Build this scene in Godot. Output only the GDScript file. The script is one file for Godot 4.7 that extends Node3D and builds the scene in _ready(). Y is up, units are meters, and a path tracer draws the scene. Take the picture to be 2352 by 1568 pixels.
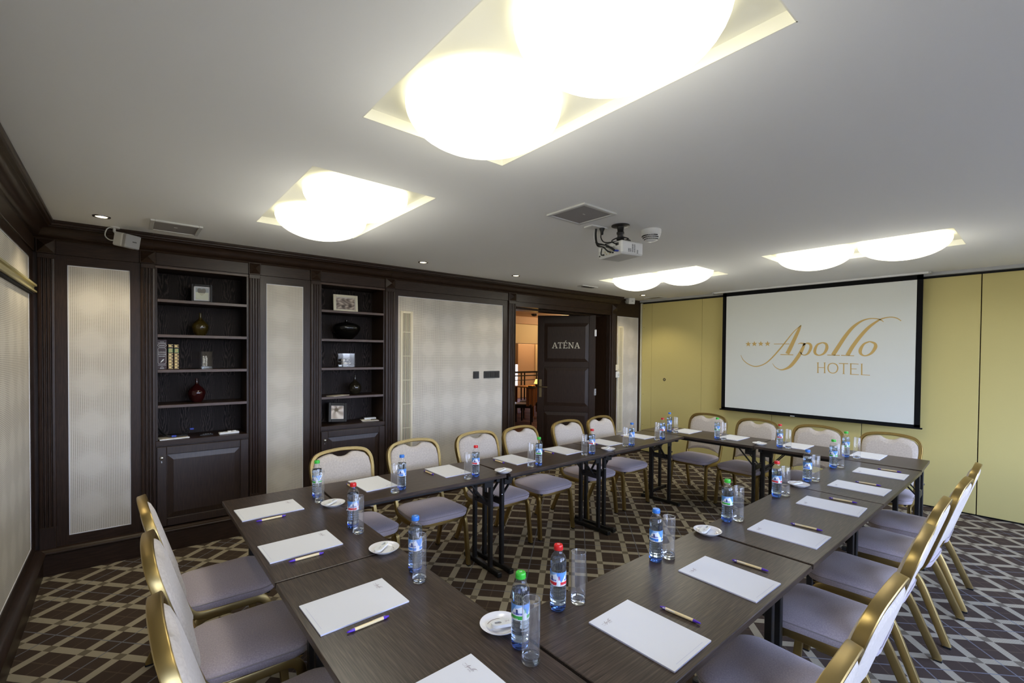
extends Node3D
# Hotel conference room: U-shaped closed table ring, banquet chairs, panelled bookcase wall, folding partition with projection screen.

const H := 2.4935
const TT := 0.74
var names := {}
var M := {}
var W1 := Transform3D(Basis(Vector3.UP, -0.022), Vector3(0, 0, -0.022))  # the panelled wall stands at a slight angle
var rng := RandomNumberGenerator.new()

# Strokes of the hotel's logo, in millimetres: x, y, width of each point.
const LOGO := [[-213, 236, 8, -237, 179, 33, -308, 3, 44, -361, -120, 47], [-441, -130, 10, -293, -133, 10], [-215, 232, 8, -291, 159, 10, -370, 51, 13, -450, -61, 17, -554, -188, 15, -639, -259, 13, -739, -290, 13, -830, -263, 11, -901, -205, 9, -934, -141, 5], [-520, 6, 8, -338, 6, 8], [-243, 3, 6, -214, 13, 12, -185, 6, 21, -172, -4, 33], [-167, 13, 23, -209, -97, 39, -265, -197, 41, -324, -276, 36, -384, -314, 22, -441, -323, 12, -499, -292, 8, -532, -245, 4], [-189, -22, 10, -151, 10, 15, -111, -1, 27, -102, -45, 32, -128, -110, 25, -168, -135, 12, -202, -121, 10, -211, -97, 10], [20, 17, 13, -32, -7, 22, -58, -70, 32, -52, -116, 26, -12, -136, 13, 37, -112, 24, 65, -52, 33, 57, -1, 25, 20, 17, 13], [71, -132, 9, 196, -135, 9], [129, -132, 43, 181, -33, 41, 248, 90, 38, 315, 186, 32, 389, 251, 21, 462, 279, 12, 534, 276, 10, 573, 260, 9, 596, 239, 7], [210, -134, 9, 335, -139, 8], [271, -135, 41, 318, -34, 39, 392, 87, 36, 463, 180, 31, 534, 244, 21, 589, 276, 13, 658, 287, 10, 711, 272, 10, 747, 241, 7], [478, 23, 13, 426, -3, 21, 394, -65, 33, 397, -114, 26, 436, -138, 13, 491, -111, 24, 528, -46, 33, 523, -1, 25, 478, 23, 13], [-24, -223, 12, -22, -348, 12], [46, -224, 12, 48, -349, 12], [-23, -283, 7, 47, -284, 7], [-35, -226, 6, -13, -225, 6], [-33, -346, 6, -11, -346, 6], [35, -224, 5, 57, -224, 5], [37, -348, 5, 59, -347, 5], [128, -228, 9, 93, -244, 11, 81, -285, 13, 94, -329, 11, 130, -347, 9, 166, -329, 11, 179, -284, 12, 165, -245, 11, 128, -228, 9], [190, -230, 9, 281, -232, 9], [237, -231, 12, 238, -351, 12], [226, -350, 5, 251, -350, 5], [305, -226, 12, 307, -355, 12], [296, -231, 8, 379, -234, 7], [306, -289, 7, 361, -290, 7], [299, -353, 8, 384, -355, 7], [408, -229, 12, 410, -357, 12], [401, -354, 7, 486, -357, 7], [397, -231, 5, 418, -231, 5]]
const STARS := [[-839, 8, 39], [-761, 10, 38], [-680, 10, 37], [-597, 10, 38]]


# ---------------------------------------------------------------- mesh building
class MB:
	var v := PackedVector3Array()
	var n := PackedVector3Array()
	var u := PackedVector2Array()
	var ix := PackedInt32Array()
	var t := Transform3D()

	func vert(p: Vector3, nn: Vector3, uv := Vector2.ZERO) -> int:
		v.append(t * p)
		n.append((t.basis * nn).normalized())
		u.append(uv)
		return v.size() - 1

	func tri(a: int, b: int, c: int) -> void:  # counter-clockwise from outside
		ix.append(a)
		ix.append(c)
		ix.append(b)

	func poly(p: Array, uv: Array = []) -> void:  # flat convex polygon, counter-clockwise from outside
		var nn := Vector3.ZERO
		for i in p.size():
			nn += (p[i] as Vector3 - p[0] as Vector3).cross(p[(i + 1) % p.size()] as Vector3 - p[0] as Vector3)
		nn = nn.normalized()
		var s := v.size()
		for i in p.size():
			vert(p[i], nn, uv[i] if uv.size() else Vector2.ZERO)
		for i in range(1, p.size() - 1):
			tri(s, s + i, s + i + 1)

	func facing(p: Array, c: Vector3) -> void:  # polygon turned away from the point c
		var nn: Vector3 = (p[1] - p[0]).cross(p[2] - p[0])
		var m := Vector3.ZERO
		for q in p:
			m += q
		if nn.dot(m / p.size() - c) < 0:
			p = p.duplicate()
			p.reverse()
		poly(p)

	func box(c: Vector3, s: Vector3, b := 0.0) -> void:
		var h := s / 2
		b = minf(b, minf(h.x, minf(h.y, h.z)) * 0.9)
		if b <= 0.0:
			for k in 3:
				for sg in [-1.0, 1.0]:
					var p := []
					for q in [[-1, -1], [1, -1], [1, 1], [-1, 1]]:
						var w := Vector3.ZERO
						w[k] = sg * h[k]
						w[(k + 1) % 3] = q[0] * h[(k + 1) % 3]
						w[(k + 2) % 3] = q[1] * h[(k + 2) % 3]
						p.append(c + w)
					facing(p, c)
			return
		var at := func(sx: float, sy: float, sz: float, k: int) -> Vector3:
			var w := Vector3(sx * (h.x - b), sy * (h.y - b), sz * (h.z - b))
			w[k] = [sx, sy, sz][k] * h[k]
			return c + w
		for k in 3:
			var a := (k + 1) % 3
			var d := (k + 2) % 3
			for sg in [-1.0, 1.0]:
				var p := []
				for q in [[-1.0, -1.0], [1.0, -1.0], [1.0, 1.0], [-1.0, 1.0]]:
					var w := [0.0, 0.0, 0.0]
					w[k] = sg
					w[a] = q[0]
					w[d] = q[1]
					p.append(at.call(w[0], w[1], w[2], k))
				facing(p, c)
				for sh in [-1.0, 1.0]:  # edge between faces k and a
					var e := []
					for q in [[-1.0, k], [1.0, k], [1.0, a], [-1.0, a]]:
						var w := [0.0, 0.0, 0.0]
						w[k] = sg
						w[a] = sh
						w[d] = q[0]
						e.append(at.call(w[0], w[1], w[2], q[1]))
					facing(e, c)
		for sx in [-1.0, 1.0]:
			for sy in [-1.0, 1.0]:
				for sz in [-1.0, 1.0]:
					facing([at.call(sx, sy, sz, 0), at.call(sx, sy, sz, 1), at.call(sx, sy, sz, 2)], c)

	func lathe(prof: Array, seg := 24, cut := 0.6, a0 := 0.0, a1 := TAU) -> void:  # prof: Vector2(radius, y), upwards on the outside
		var nor := []
		for i in prof.size() - 1:
			var d: Vector2 = prof[i + 1] - prof[i]
			nor.append(Vector2(d.y, -d.x).normalized())
		for i in prof.size() - 1:
			var na: Vector2 = nor[i]
			var nb: Vector2 = nor[i]
			if i > 0 and nor[i - 1].dot(nor[i]) > cut:
				na = (nor[i - 1] + nor[i]).normalized()
			if i < nor.size() - 1 and nor[i + 1].dot(nor[i]) > cut:
				nb = (nor[i + 1] + nor[i]).normalized()
			var s := v.size()
			for k in seg + 1:
				var a := lerpf(a0, a1, float(k) / seg)
				var d := Vector3(sin(a), 0, cos(a))
				vert(d * prof[i].x + Vector3.UP * prof[i].y, d * na.x + Vector3.UP * na.y, Vector2(float(k) / seg, 1.0 - float(i) / (prof.size() - 1)))
				vert(d * prof[i + 1].x + Vector3.UP * prof[i + 1].y, d * nb.x + Vector3.UP * nb.y, Vector2(float(k) / seg, 1.0 - float(i + 1) / (prof.size() - 1)))
			for k in seg:
				var q := s + k * 2
				if prof[i].x > 1e-6:
					tri(q, q + 2, q + 3)
				if prof[i + 1].x > 1e-6:
					tri(q, q + 3, q + 1)

	static func smooth(p: Array, k: int) -> Array:  # Catmull-Rom through the points
		var out := []
		for i in p.size() - 1:
			var a = p[maxi(i - 1, 0)]
			var d = p[mini(i + 2, p.size() - 1)]
			for j in k:
				out.append(p[i].cubic_interpolate(p[i + 1], a, d, float(j) / k))
		out.append(p[-1])
		return out

	func sweep(path: Array, prof: Array, ds: Array = [], caps := true, cut := 0.75) -> void:
		# prof: Vector2 closed outline (x along the side axis, y along the depth axis ds)
		var m := prof.size()
		var en := []
		for j in m:
			var e: Vector2 = prof[(j + 1) % m] - prof[j]
			en.append(Vector2(e.y, -e.x).normalized())
		var area := 0.0
		for j in m:
			area += prof[j].cross(prof[(j + 1) % m])
		var sg := signf(area)
		var ls := []
		var dd := []
		var keep := Vector3.ZERO
		for i in path.size():
			var tg: Vector3 = (path[mini(i + 1, path.size() - 1)] - path[maxi(i - 1, 0)]).normalized()
			var d: Vector3
			if ds.size():
				d = ds[i]
			elif i == 0:
				d = Vector3.UP if absf(tg.y) < 0.9 else Vector3.RIGHT
			else:
				d = keep
			var l := tg.cross(d).normalized()
			d = l.cross(tg).normalized()
			keep = d
			ls.append(l)
			dd.append(d)
		# l, d, tangent: l x d = tangent?  tg = d x l ... orientation handled with 'sg'
		for j in m:
			var n0: Vector2 = en[j] * sg
			var n1: Vector2 = en[j] * sg
			if en[(j + m - 1) % m].dot(en[j]) > cut:
				n0 = ((en[(j + m - 1) % m] + en[j]) as Vector2).normalized() * sg
			if en[(j + 1) % m].dot(en[j]) > cut:
				n1 = ((en[(j + 1) % m] + en[j]) as Vector2).normalized() * sg
			var s := v.size()
			for i in path.size():
				var p0: Vector2 = prof[j]
				var p1: Vector2 = prof[(j + 1) % m]
				vert(path[i] + ls[i] * p0.x + dd[i] * p0.y, ls[i] * n0.x + dd[i] * n0.y, Vector2(float(j) / m, i))
				vert(path[i] + ls[i] * p1.x + dd[i] * p1.y, ls[i] * n1.x + dd[i] * n1.y, Vector2(float(j + 1) / m, i))
			for i in path.size() - 1:
				var q := s + i * 2
				if sg < 0:
					tri(q, q + 1, q + 3)
					tri(q, q + 3, q + 2)
				else:
					tri(q, q + 3, q + 1)
					tri(q, q + 2, q + 3)
		if caps:
			for e in [0, path.size() - 1]:
				var p := []
				for j in m:
					p.append(path[e] + ls[e] * prof[j].x + dd[e] * prof[j].y)
				var inner: Vector3 = path[1] if e == 0 else path[path.size() - 2]
				facing(p, inner)

	func tube(path: Array, r: float, seg := 8) -> void:
		sweep(path, MB.ring(r, seg), [], true, 0.3)

	static func ring(r: float, seg := 8) -> Array:
		var p := []
		for k in seg:
			p.append(Vector2(cos(TAU * k / seg), sin(TAU * k / seg)) * r)
		return p

	func prism(pts: Array, z0: float, z1: float, cut := 0.8) -> void:  # outline in x, y; extruded along z
		var pp := PackedVector2Array(pts)
		if Geometry2D.is_polygon_clockwise(pp):
			pp.reverse()
		var m := pp.size()
		var tr := Geometry2D.triangulate_polygon(pp)
		for f in [[z1, 1.0], [z0, -1.0]]:
			var s := v.size()
			for p in pp:
				vert(Vector3(p.x, p.y, f[0]), Vector3(0, 0, f[1]), p)
			for k in range(0, tr.size(), 3):
				var a := pp[tr[k]]
				var ccw := (pp[tr[k + 1]] - a).cross(pp[tr[k + 2]] - a) > 0
				if ccw == (f[1] > 0):
					tri(s + tr[k], s + tr[k + 1], s + tr[k + 2])
				else:
					tri(s + tr[k], s + tr[k + 2], s + tr[k + 1])
		var en := []
		for j in m:
			var e := pp[(j + 1) % m] - pp[j]
			en.append(Vector2(e.y, -e.x).normalized())
		for j in m:
			var n0: Vector2 = en[j]
			var n1: Vector2 = en[j]
			if en[(j + m - 1) % m].dot(en[j]) > cut:
				n0 = ((en[(j + m - 1) % m] + en[j]) as Vector2).normalized()
			if en[(j + 1) % m].dot(en[j]) > cut:
				n1 = ((en[(j + 1) % m] + en[j]) as Vector2).normalized()
			var a := pp[j]
			var b := pp[(j + 1) % m]
			var s := v.size()
			vert(Vector3(a.x, a.y, z0), Vector3(n0.x, n0.y, 0))
			vert(Vector3(b.x, b.y, z0), Vector3(n1.x, n1.y, 0))
			vert(Vector3(b.x, b.y, z1), Vector3(n1.x, n1.y, 0))
			vert(Vector3(a.x, a.y, z1), Vector3(n0.x, n0.y, 0))
			tri(s, s + 1, s + 2)
			tri(s, s + 2, s + 3)

	func loft(rings: Array) -> void:  # rings of Vector3, each counter-clockwise seen from the top, bottom ring first; smooth; closed with fans
		var m: int = rings[0].size()
		var nn := []
		for i in rings.size():
			var row := []
			for j in m:
				var e: Vector3 = rings[i][(j + 1) % m] - rings[i][(j + m - 1) % m]
				var f: Vector3 = rings[mini(i + 1, rings.size() - 1)][j] - rings[maxi(i - 1, 0)][j]
				row.append(e.cross(f).normalized())
			nn.append(row)
		for i in rings.size() - 1:
			var s := v.size()
			for j in m + 1:
				vert(rings[i][j % m], nn[i][j % m], Vector2(rings[i][j % m].x, rings[i][j % m].z))
				vert(rings[i + 1][j % m], nn[i + 1][j % m], Vector2(rings[i + 1][j % m].x, rings[i + 1][j % m].z))
			for j in m:
				var q := s + j * 2
				tri(q, q + 2, q + 3)
				tri(q, q + 3, q + 1)
		for e in [0, rings.size() - 1]:
			var c := Vector3.ZERO
			for p in rings[e]:
				c += p
			c /= m
			var inner := Vector3.ZERO
			for p in rings[1 if e == 0 else rings.size() - 2]:
				inner += p / m
			for j in m:
				facing([c, rings[e][j], rings[e][(j + 1) % m]], c + (inner - c) * 4.0 if inner.distance_to(c) > 1e-5 else c - (Vector3.UP if e else Vector3.DOWN))

	func ribbon(pts: Array) -> void:  # flat stroke in x, y facing +z: Vector3(x, y, width)
		var s := v.size()
		for i in pts.size():
			var a: Vector3 = pts[maxi(i - 1, 0)]
			var b: Vector3 = pts[mini(i + 1, pts.size() - 1)]
			var tg := Vector2(b.x - a.x, b.y - a.y).normalized()
			var o: Vector2 = Vector2(-tg.y, tg.x) * pts[i].z * 0.5
			vert(Vector3(pts[i].x + o.x, pts[i].y + o.y, 0), Vector3.BACK)
			vert(Vector3(pts[i].x - o.x, pts[i].y - o.y, 0), Vector3.BACK)
		for i in pts.size() - 1:
			var q := s + i * 2
			tri(q, q + 1, q + 3)
			tri(q, q + 3, q + 2)

	func mesh() -> ArrayMesh:
		var a := []
		a.resize(Mesh.ARRAY_MAX)
		a[Mesh.ARRAY_VERTEX] = v
		a[Mesh.ARRAY_NORMAL] = n
		a[Mesh.ARRAY_TEX_UV] = u
		a[Mesh.ARRAY_INDEX] = ix
		var me := ArrayMesh.new()
		me.add_surface_from_arrays(Mesh.PRIMITIVE_TRIANGLES, a)
		return me


# ---------------------------------------------------------------- nodes
func numbered(called: String) -> String:
	var k: int = names.get(called, 0)
	names[called] = k + 1
	return called if k == 0 else "%s_%03d" % [called, k]


func tag(o: Node3D, label: String, category: String, group := "", kind := "") -> Node3D:
	o.set_meta("label", label)
	o.set_meta("category", category)
	if group:
		o.set_meta("group", group)
	if kind:
		o.set_meta("kind", kind)
	return o


func thing(called: String, label: String, category: String, at := Transform3D(), group := "", kind := "") -> Node3D:
	var o := Node3D.new()
	o.name = numbered(called)
	add_child(o)
	o.transform = at
	return tag(o, label, category, group, kind)


func obj(b, called: String, mat: Material, parent: Node = null) -> MeshInstance3D:
	var o := MeshInstance3D.new()
	o.mesh = b.mesh() if b is MB else b
	o.name = called if parent else numbered(called)
	o.material_override = mat
	(parent if parent else self).add_child(o, true)
	return o


func bx(called: String, mat: Material, parent: Node, c: Vector3, s: Vector3, bev := 0.0) -> MeshInstance3D:
	var b := MB.new()
	b.box(c, s, bev)
	return obj(b, called, mat, parent)


func span(called: String, mat: Material, parent: Node, a: Vector3, b: Vector3, bev := 0.0) -> MeshInstance3D:
	return bx(called, mat, parent, (a + b) / 2, (b - a).abs(), bev)


func dup(o: Node3D, at: Transform3D, label: String, group := "") -> Node3D:
	var c: Node3D = o.duplicate()
	c.name = numbered(o.get_meta("stem"))
	add_child(c)
	c.transform = at
	c.set_meta("label", label)
	if group:
		c.set_meta("group", group)
	return c


func place(pos: Vector3, turn := 0.0) -> Transform3D:
	return Transform3D(Basis(Vector3.UP, turn), pos)


# ---------------------------------------------------------------- materials
func rgb(r: int, g: int, b: int) -> Color:
	return Color(r / 255.0, g / 255.0, b / 255.0)


func mat(key: String, c: Color, rough := 0.5, metal := 0.0, spec := 0.5) -> StandardMaterial3D:
	var m := StandardMaterial3D.new()
	m.resource_name = key
	m.albedo_color = c
	m.roughness = rough
	m.metallic = metal
	m.metallic_specular = spec
	M[key] = m
	return m


func noise_tex(freq: float, c0: Color, c1: Color, seed_ := 1, oct := 4, mid := 0.5, size := 512) -> NoiseTexture2D:
	var f := FastNoiseLite.new()
	f.seed = seed_
	f.noise_type = FastNoiseLite.TYPE_SIMPLEX_SMOOTH
	f.frequency = freq
	f.fractal_octaves = oct
	var g := Gradient.new()
	g.set_color(0, c0)
	g.set_color(1, c1)
	g.add_point(mid, c0.lerp(c1, 0.45))
	var t := NoiseTexture2D.new()
	t.noise = f
	t.seamless = true
	t.width = size
	t.height = size
	t.color_ramp = g
	return t


func tri_mat(key: String, tex: Texture2D, scale: Vector3, rough: float, world := true, spec := 0.5) -> StandardMaterial3D:
	var m := mat(key, Color.WHITE, rough, 0.0, spec)
	m.albedo_texture = tex
	m.uv1_triplanar = true
	m.uv1_world_triplanar = world
	m.uv1_scale = scale
	m.uv1_triplanar_sharpness = 8.0
	return m


func image_tex(w: int, h: int, f: Callable) -> ImageTexture:
	var d := PackedByteArray()
	d.resize(w * h * 3)
	var k := 0
	for y in h:
		for x in w:
			var c: Color = f.call(x, y)
			d[k] = clampi(int(c.r * 255.0), 0, 255)
			d[k + 1] = clampi(int(c.g * 255.0), 0, 255)
			d[k + 2] = clampi(int(c.b * 255.0), 0, 255)
			k += 3
	return ImageTexture.create_from_image(Image.create_from_data(w, h, false, Image.FORMAT_RGB8, d))


func materials() -> void:
	var wd := noise_tex(0.02, rgb(36, 25, 18), rgb(60, 43, 32), 3, 5)
	tri_mat("wood_v", wd, Vector3(9, 0.7, 9), 0.36, true, 0.38)
	tri_mat("wood_h", wd, Vector3(0.7, 9, 9), 0.36, true, 0.38)
	tri_mat("wood_z", wd, Vector3(9, 9, 0.7), 0.36, true, 0.38)
	var wb := noise_tex(0.02, rgb(58, 42, 32), rgb(92, 70, 55), 5, 5)
	tri_mat("wood_edge", wb, Vector3(0.9, 14, 14), 0.4)
	tri_mat("cabinet_wood", noise_tex(0.02, rgb(37, 26, 20), rgb(60, 45, 35), 9, 5), Vector3(9, 0.7, 9), 0.34)
	var tt := noise_tex(0.022, rgb(38, 30, 25), rgb(96, 80, 68), 7, 5, 0.5)
	tri_mat("table_wood", tt, Vector3(0.55, 16, 16), 0.33, false)
	# ash veneer with cathedral figure, for the bookcase backs
	var fn := FastNoiseLite.new()
	fn.seed = 11
	fn.frequency = 0.02
	var ash := image_tex(384, 512, func(x: int, y: int) -> Color:
		var fx := fposmod(x / 192.0, 1.0) - 0.5
		var wob := fn.get_noise_2d(x * 0.7, y * 0.35) * 0.35
		var core := absf(fx) * 7.0
		var g := sin(TAU * (core * core * 0.55 + y / 512.0 * 7.0 * exp(-core * core * 0.25) + wob * 3.0 + core * 1.6))
		var k := 0.5 + 0.5 * g * (0.75 if core < 2.2 else 0.35)
		k = k * 0.75 + 0.25 * (0.5 + 0.5 * fn.get_noise_2d(x * 9.0, y * 0.4))
		return rgb(20, 16, 15).lerp(rgb(92, 80, 75), k * k))
	tri_mat("ash_back", ash, Vector3(3.1, 1.45, 3.1), 0.6, true, 0.25)
	# carpet tile: two broad beige stripes each way, blue and brown hairlines between them
	var cn := FastNoiseLite.new()
	cn.seed = 21
	cn.frequency = 0.35
	var CP := 0.424
	var side := 640
	var band := func(p: float) -> Array:  # which stripe: 0 none, 1 beige, 2 blue line, 3 brown line
		var d0 := absf(fposmod(p + CP / 4.0, CP / 2.0) - CP / 4.0)
		if d0 < 0.0225:
			return [1, d0]
		var d1 := absf(fposmod(p - CP * 0.75 + CP / 2.0, CP) - CP / 2.0)
		if d1 < 0.0042:
			return [2, d1]
		var d2 := absf(fposmod(p - CP * 0.25 + CP / 2.0, CP) - CP / 2.0)
		return [3, d2] if d2 < 0.0035 else [0, 0.0]
	var brown := rgb(74, 62, 53)
	var carpet := image_tex(side, side, func(x: int, y: int) -> Color:
		var pu := (x + 0.5) / side * CP
		var pv := (y + 0.5) / side * CP
		var a: Array = band.call(pu)
		var b: Array = band.call(pv)
		var tw := posmod(x + y, 8) < 5  # twill
		var c := brown
		if a[0] == 1 and b[0] == 1:
			c = rgb(118, 108, 90) if tw else rgb(98, 88, 74)
		elif a[0] == 1 or b[0] == 1:
			c = rgb(182, 172, 148) if tw else rgb(120, 108, 90)
			if a[0] == 2 or b[0] == 2:
				c = rgb(142, 142, 142) if tw else rgb(96, 92, 88)
		elif a[0] == 2 or b[0] == 2:
			c = rgb(126, 128, 134) if tw else rgb(84, 74, 70)
		elif a[0] == 3 or b[0] == 3:
			c = rgb(98, 84, 70) if tw else rgb(76, 62, 54)
		return c * (0.86 + 0.3 * (0.5 + 0.5 * cn.get_noise_2d(x, y))))
	var cm := mat("carpet", Color.WHITE, 0.95, 0.0, 0.2)
	cm.albedo_texture = carpet
	# wall fabric: woven slots whose shape swells and shrinks in lozenges
	var fab := image_tex(600, 720, func(x: int, y: int) -> Color:
		var U := x / 24.0
		var V := y / 24.0
		var gx := (floorf(U) + 0.5) / 25.0
		var gy := (floorf(V) + 0.5) / 30.0
		var k := smoothstep(0.15, 0.85, 0.5 + 0.25 * (cos(TAU * gx) + cos(TAU * gy)))
		var fx := absf(U - floorf(U) - 0.5) * 2.0
		var fy := absf(V - floorf(V) - 0.5) * 2.0
		var hw := lerpf(0.80, 0.46, k)
		var hh := lerpf(0.12, 0.66, k)
		var hole := pow(fx / hw, 2.5) + pow(fy / hh, 2.5) < 1.0
		return rgb(122, 114, 101) if hole else rgb(214, 207, 194))
	var fm := mat("wall_fabric", Color.WHITE, 0.8, 0.0, 0.3)
	fm.albedo_texture = fab
	fm.uv1_scale = Vector3(1.0 / 0.25, 1.0 / 0.30, 1)
	# chair cloths
	var sc := noise_tex(0.05, rgb(162, 149, 152), rgb(192, 179, 178), 31, 4)
	var sm := tri_mat("seat_cloth", sc, Vector3(5, 5, 5), 0.85, false, 0.3)
	sm.rim_enabled = true
	sm.rim = 0.5
	sm.rim_tint = 0.4
	var sb := noise_tex(0.03, rgb(182, 171, 158), rgb(203, 193, 180), 33, 4)
	var sbm := tri_mat("back_cloth", sb, Vector3(4, 4, 4), 0.85, false, 0.3)
	sbm.rim_enabled = true
	sbm.rim = 0.4
	sbm.rim_tint = 0.4
	mat("piping", rgb(150, 140, 136), 0.7)
	mat("gold", rgb(172, 149, 96), 0.36, 1.0)
	mat("steel", rgb(200, 200, 200), 0.25, 1.0)
	mat("brass", rgb(176, 158, 118), 0.3, 1.0)
	mat("black_metal", rgb(26, 25, 25), 0.42)
	mat("table_edge", rgb(42, 34, 30), 0.4)
	mat("ceiling_paint", rgb(240, 240, 237), 0.9, 0.0, 0.2)
	mat("recess_paint", rgb(236, 234, 222), 0.9, 0.0, 0.2)
	mat("partition", rgb(206, 192, 126), 0.55, 0.0, 0.35)
	mat("partition_trim", rgb(210, 205, 180), 0.5)
	mat("track_grey", rgb(176, 176, 172), 0.5)
	mat("black_gap", rgb(14, 13, 13), 0.8)
	mat("screen_white", rgb(222, 224, 216), 0.85, 0.0, 0.2)
	mat("screen_black", rgb(22, 22, 23), 0.8, 0.0, 0.2)
	mat("logo_gold", rgb(204, 172, 108), 0.85, 0.0, 0.2)
	mat("logo_plum", rgb(116, 84, 92), 0.7)
	mat("paper", rgb(230, 230, 232), 0.7, 0.0, 0.3)
	mat("paper_side", rgb(206, 206, 220), 0.8)
	mat("white_plastic", rgb(226, 226, 222), 0.4)
	mat("ivory_plastic", rgb(222, 212, 184), 0.45)
	mat("grey_plastic", rgb(150, 150, 152), 0.5)
	mat("silver_paint", rgb(206, 206, 202), 0.4)
	mat("vent_grey", rgb(150, 147, 146), 0.6)
	mat("dark_plastic", rgb(42, 42, 42), 0.4)
	mat("black_rubber", rgb(20, 20, 20), 0.55)
	mat("blue_plug", rgb(38, 62, 160), 0.4)
	mat("porcelain", rgb(240, 238, 240), 0.12)
	mat("brown_line", rgb(96, 66, 58), 0.3)
	mat("cap_green", rgb(66, 196, 62), 0.35)
	mat("cap_red", rgb(214, 34, 34), 0.35)
	mat("cap_blue", rgb(58, 128, 214), 0.35)
	mat("pen_barrel", rgb(236, 214, 164), 0.4)
	mat("pen_purple", rgb(82, 40, 176), 0.3)
	mat("amber_glaze", rgb(52, 42, 14), 0.05)
	mat("red_glaze", rgb(44, 12, 12), 0.05)
	mat("black_glaze", rgb(12, 12, 11), 0.05)
	mat("olive_glaze", rgb(34, 30, 22), 0.07)
	mat("rail_metal", rgb(186, 176, 130), 0.4, 0.3)
	mat("book_brown", rgb(60, 40, 42), 0.5)
	mat("book_print", rgb(232, 232, 224), 0.5)
	mat("book_gilt", rgb(206, 178, 112), 0.35, 0.5)
	mat("book_green", rgb(34, 98, 52), 0.5)
	mat("book_dark", rgb(44, 22, 18), 0.5)
	mat("pebble", rgb(226, 222, 212), 0.5)
	mat("frame_black", rgb(24, 21, 20), 0.35)
	mat("frame_cream", rgb(224, 216, 192), 0.4)
	mat("tan_card", rgb(206, 196, 176), 0.6)
	var g := mat("clear_glass", Color(1, 1, 1, 0.0), 0.0)
	g.transparency = BaseMaterial3D.TRANSPARENCY_ALPHA
	var tg := mat("tumbler_glass", Color(1, 1, 1, 0.022), 0.0)
	tg.transparency = BaseMaterial3D.TRANSPARENCY_ALPHA
	var pt := mat("pet", Color(0.86, 0.93, 1.0, 0.01), 0.02)
	pt.transparency = BaseMaterial3D.TRANSPARENCY_ALPHA
	var sg := mat("solid_glass", Color(0.97, 0.99, 1.0, 0.0), 0.0)
	sg.refraction_enabled = true
	sg.refraction_scale = 0.05
	var wa := mat("water", Color(0.80, 0.89, 1.0, 0.0), 0.0)
	wa.refraction_enabled = true
	wa.refraction_scale = 0.033
	var bb := mat("blue_base", Color(0.36, 0.55, 1.0, 0.0), 0.02)
	bb.refraction_enabled = true
	bb.refraction_scale = 0.04
	var lamp := mat("lamp_glass", rgb(250, 248, 236), 0.3)
	lamp.emission_enabled = true
	lamp.emission = Color(1.0, 0.985, 0.88)
	lamp.emission_energy_multiplier = 2.0
	var spot := mat("spot_bulb", rgb(255, 240, 210), 0.3)
	spot.emission_enabled = true
	spot.emission = Color(1.0, 0.93, 0.78)
	spot.emission_energy_multiplier = 6.0
	var tl := mat("lamp_shade_glow", rgb(255, 224, 150), 0.6)
	tl.emission_enabled = true
	tl.emission = Color(1.0, 0.80, 0.42)
	tl.emission_energy_multiplier = 1.6
	mat("hall_wall", rgb(222, 196, 168), 0.8)
	mat("hall_bulkhead", rgb(240, 226, 186), 0.8)
	mat("hall_ceiling", rgb(206, 178, 150), 0.8)
	mat("hall_blind", rgb(104, 78, 46), 0.7)
	mat("hall_carpet", rgb(92, 58, 44), 0.95)
	mat("hall_carpet_line", rgb(122, 92, 70), 0.95)
	mat("rattan", rgb(150, 100, 52), 0.6)
	mat("rattan_dark", rgb(112, 72, 38), 0.6)
	mat("table_honey", rgb(176, 128, 66), 0.3)
	mat("outside_wall", rgb(180, 176, 168), 0.9)


func omni(pos: Vector3, energy: float, color: Color, size := 0.06) -> void:
	var l := OmniLight3D.new()
	l.name = numbered("bulb_light")
	l.light_energy = energy
	l.light_color = color
	l.light_size = size
	l.omni_range = 12.0
	l.omni_attenuation = 2.0
	l.shadow_enabled = true
	l.position = pos
	add_child(l)


func spot_lamp(pos: Vector3, energy: float, color: Color, angle: float) -> void:
	var l := SpotLight3D.new()
	l.name = numbered("spot_light")
	l.light_energy = energy
	l.light_color = color
	l.light_size = 0.025
	l.spot_angle = angle
	l.spot_angle_attenuation = 0.6
	l.spot_range = 10.0
	l.spot_attenuation = 2.0
	l.shadow_enabled = true
	l.transform = Transform3D(Basis(Vector3.RIGHT, -PI / 2), pos)
	add_child(l)


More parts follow.
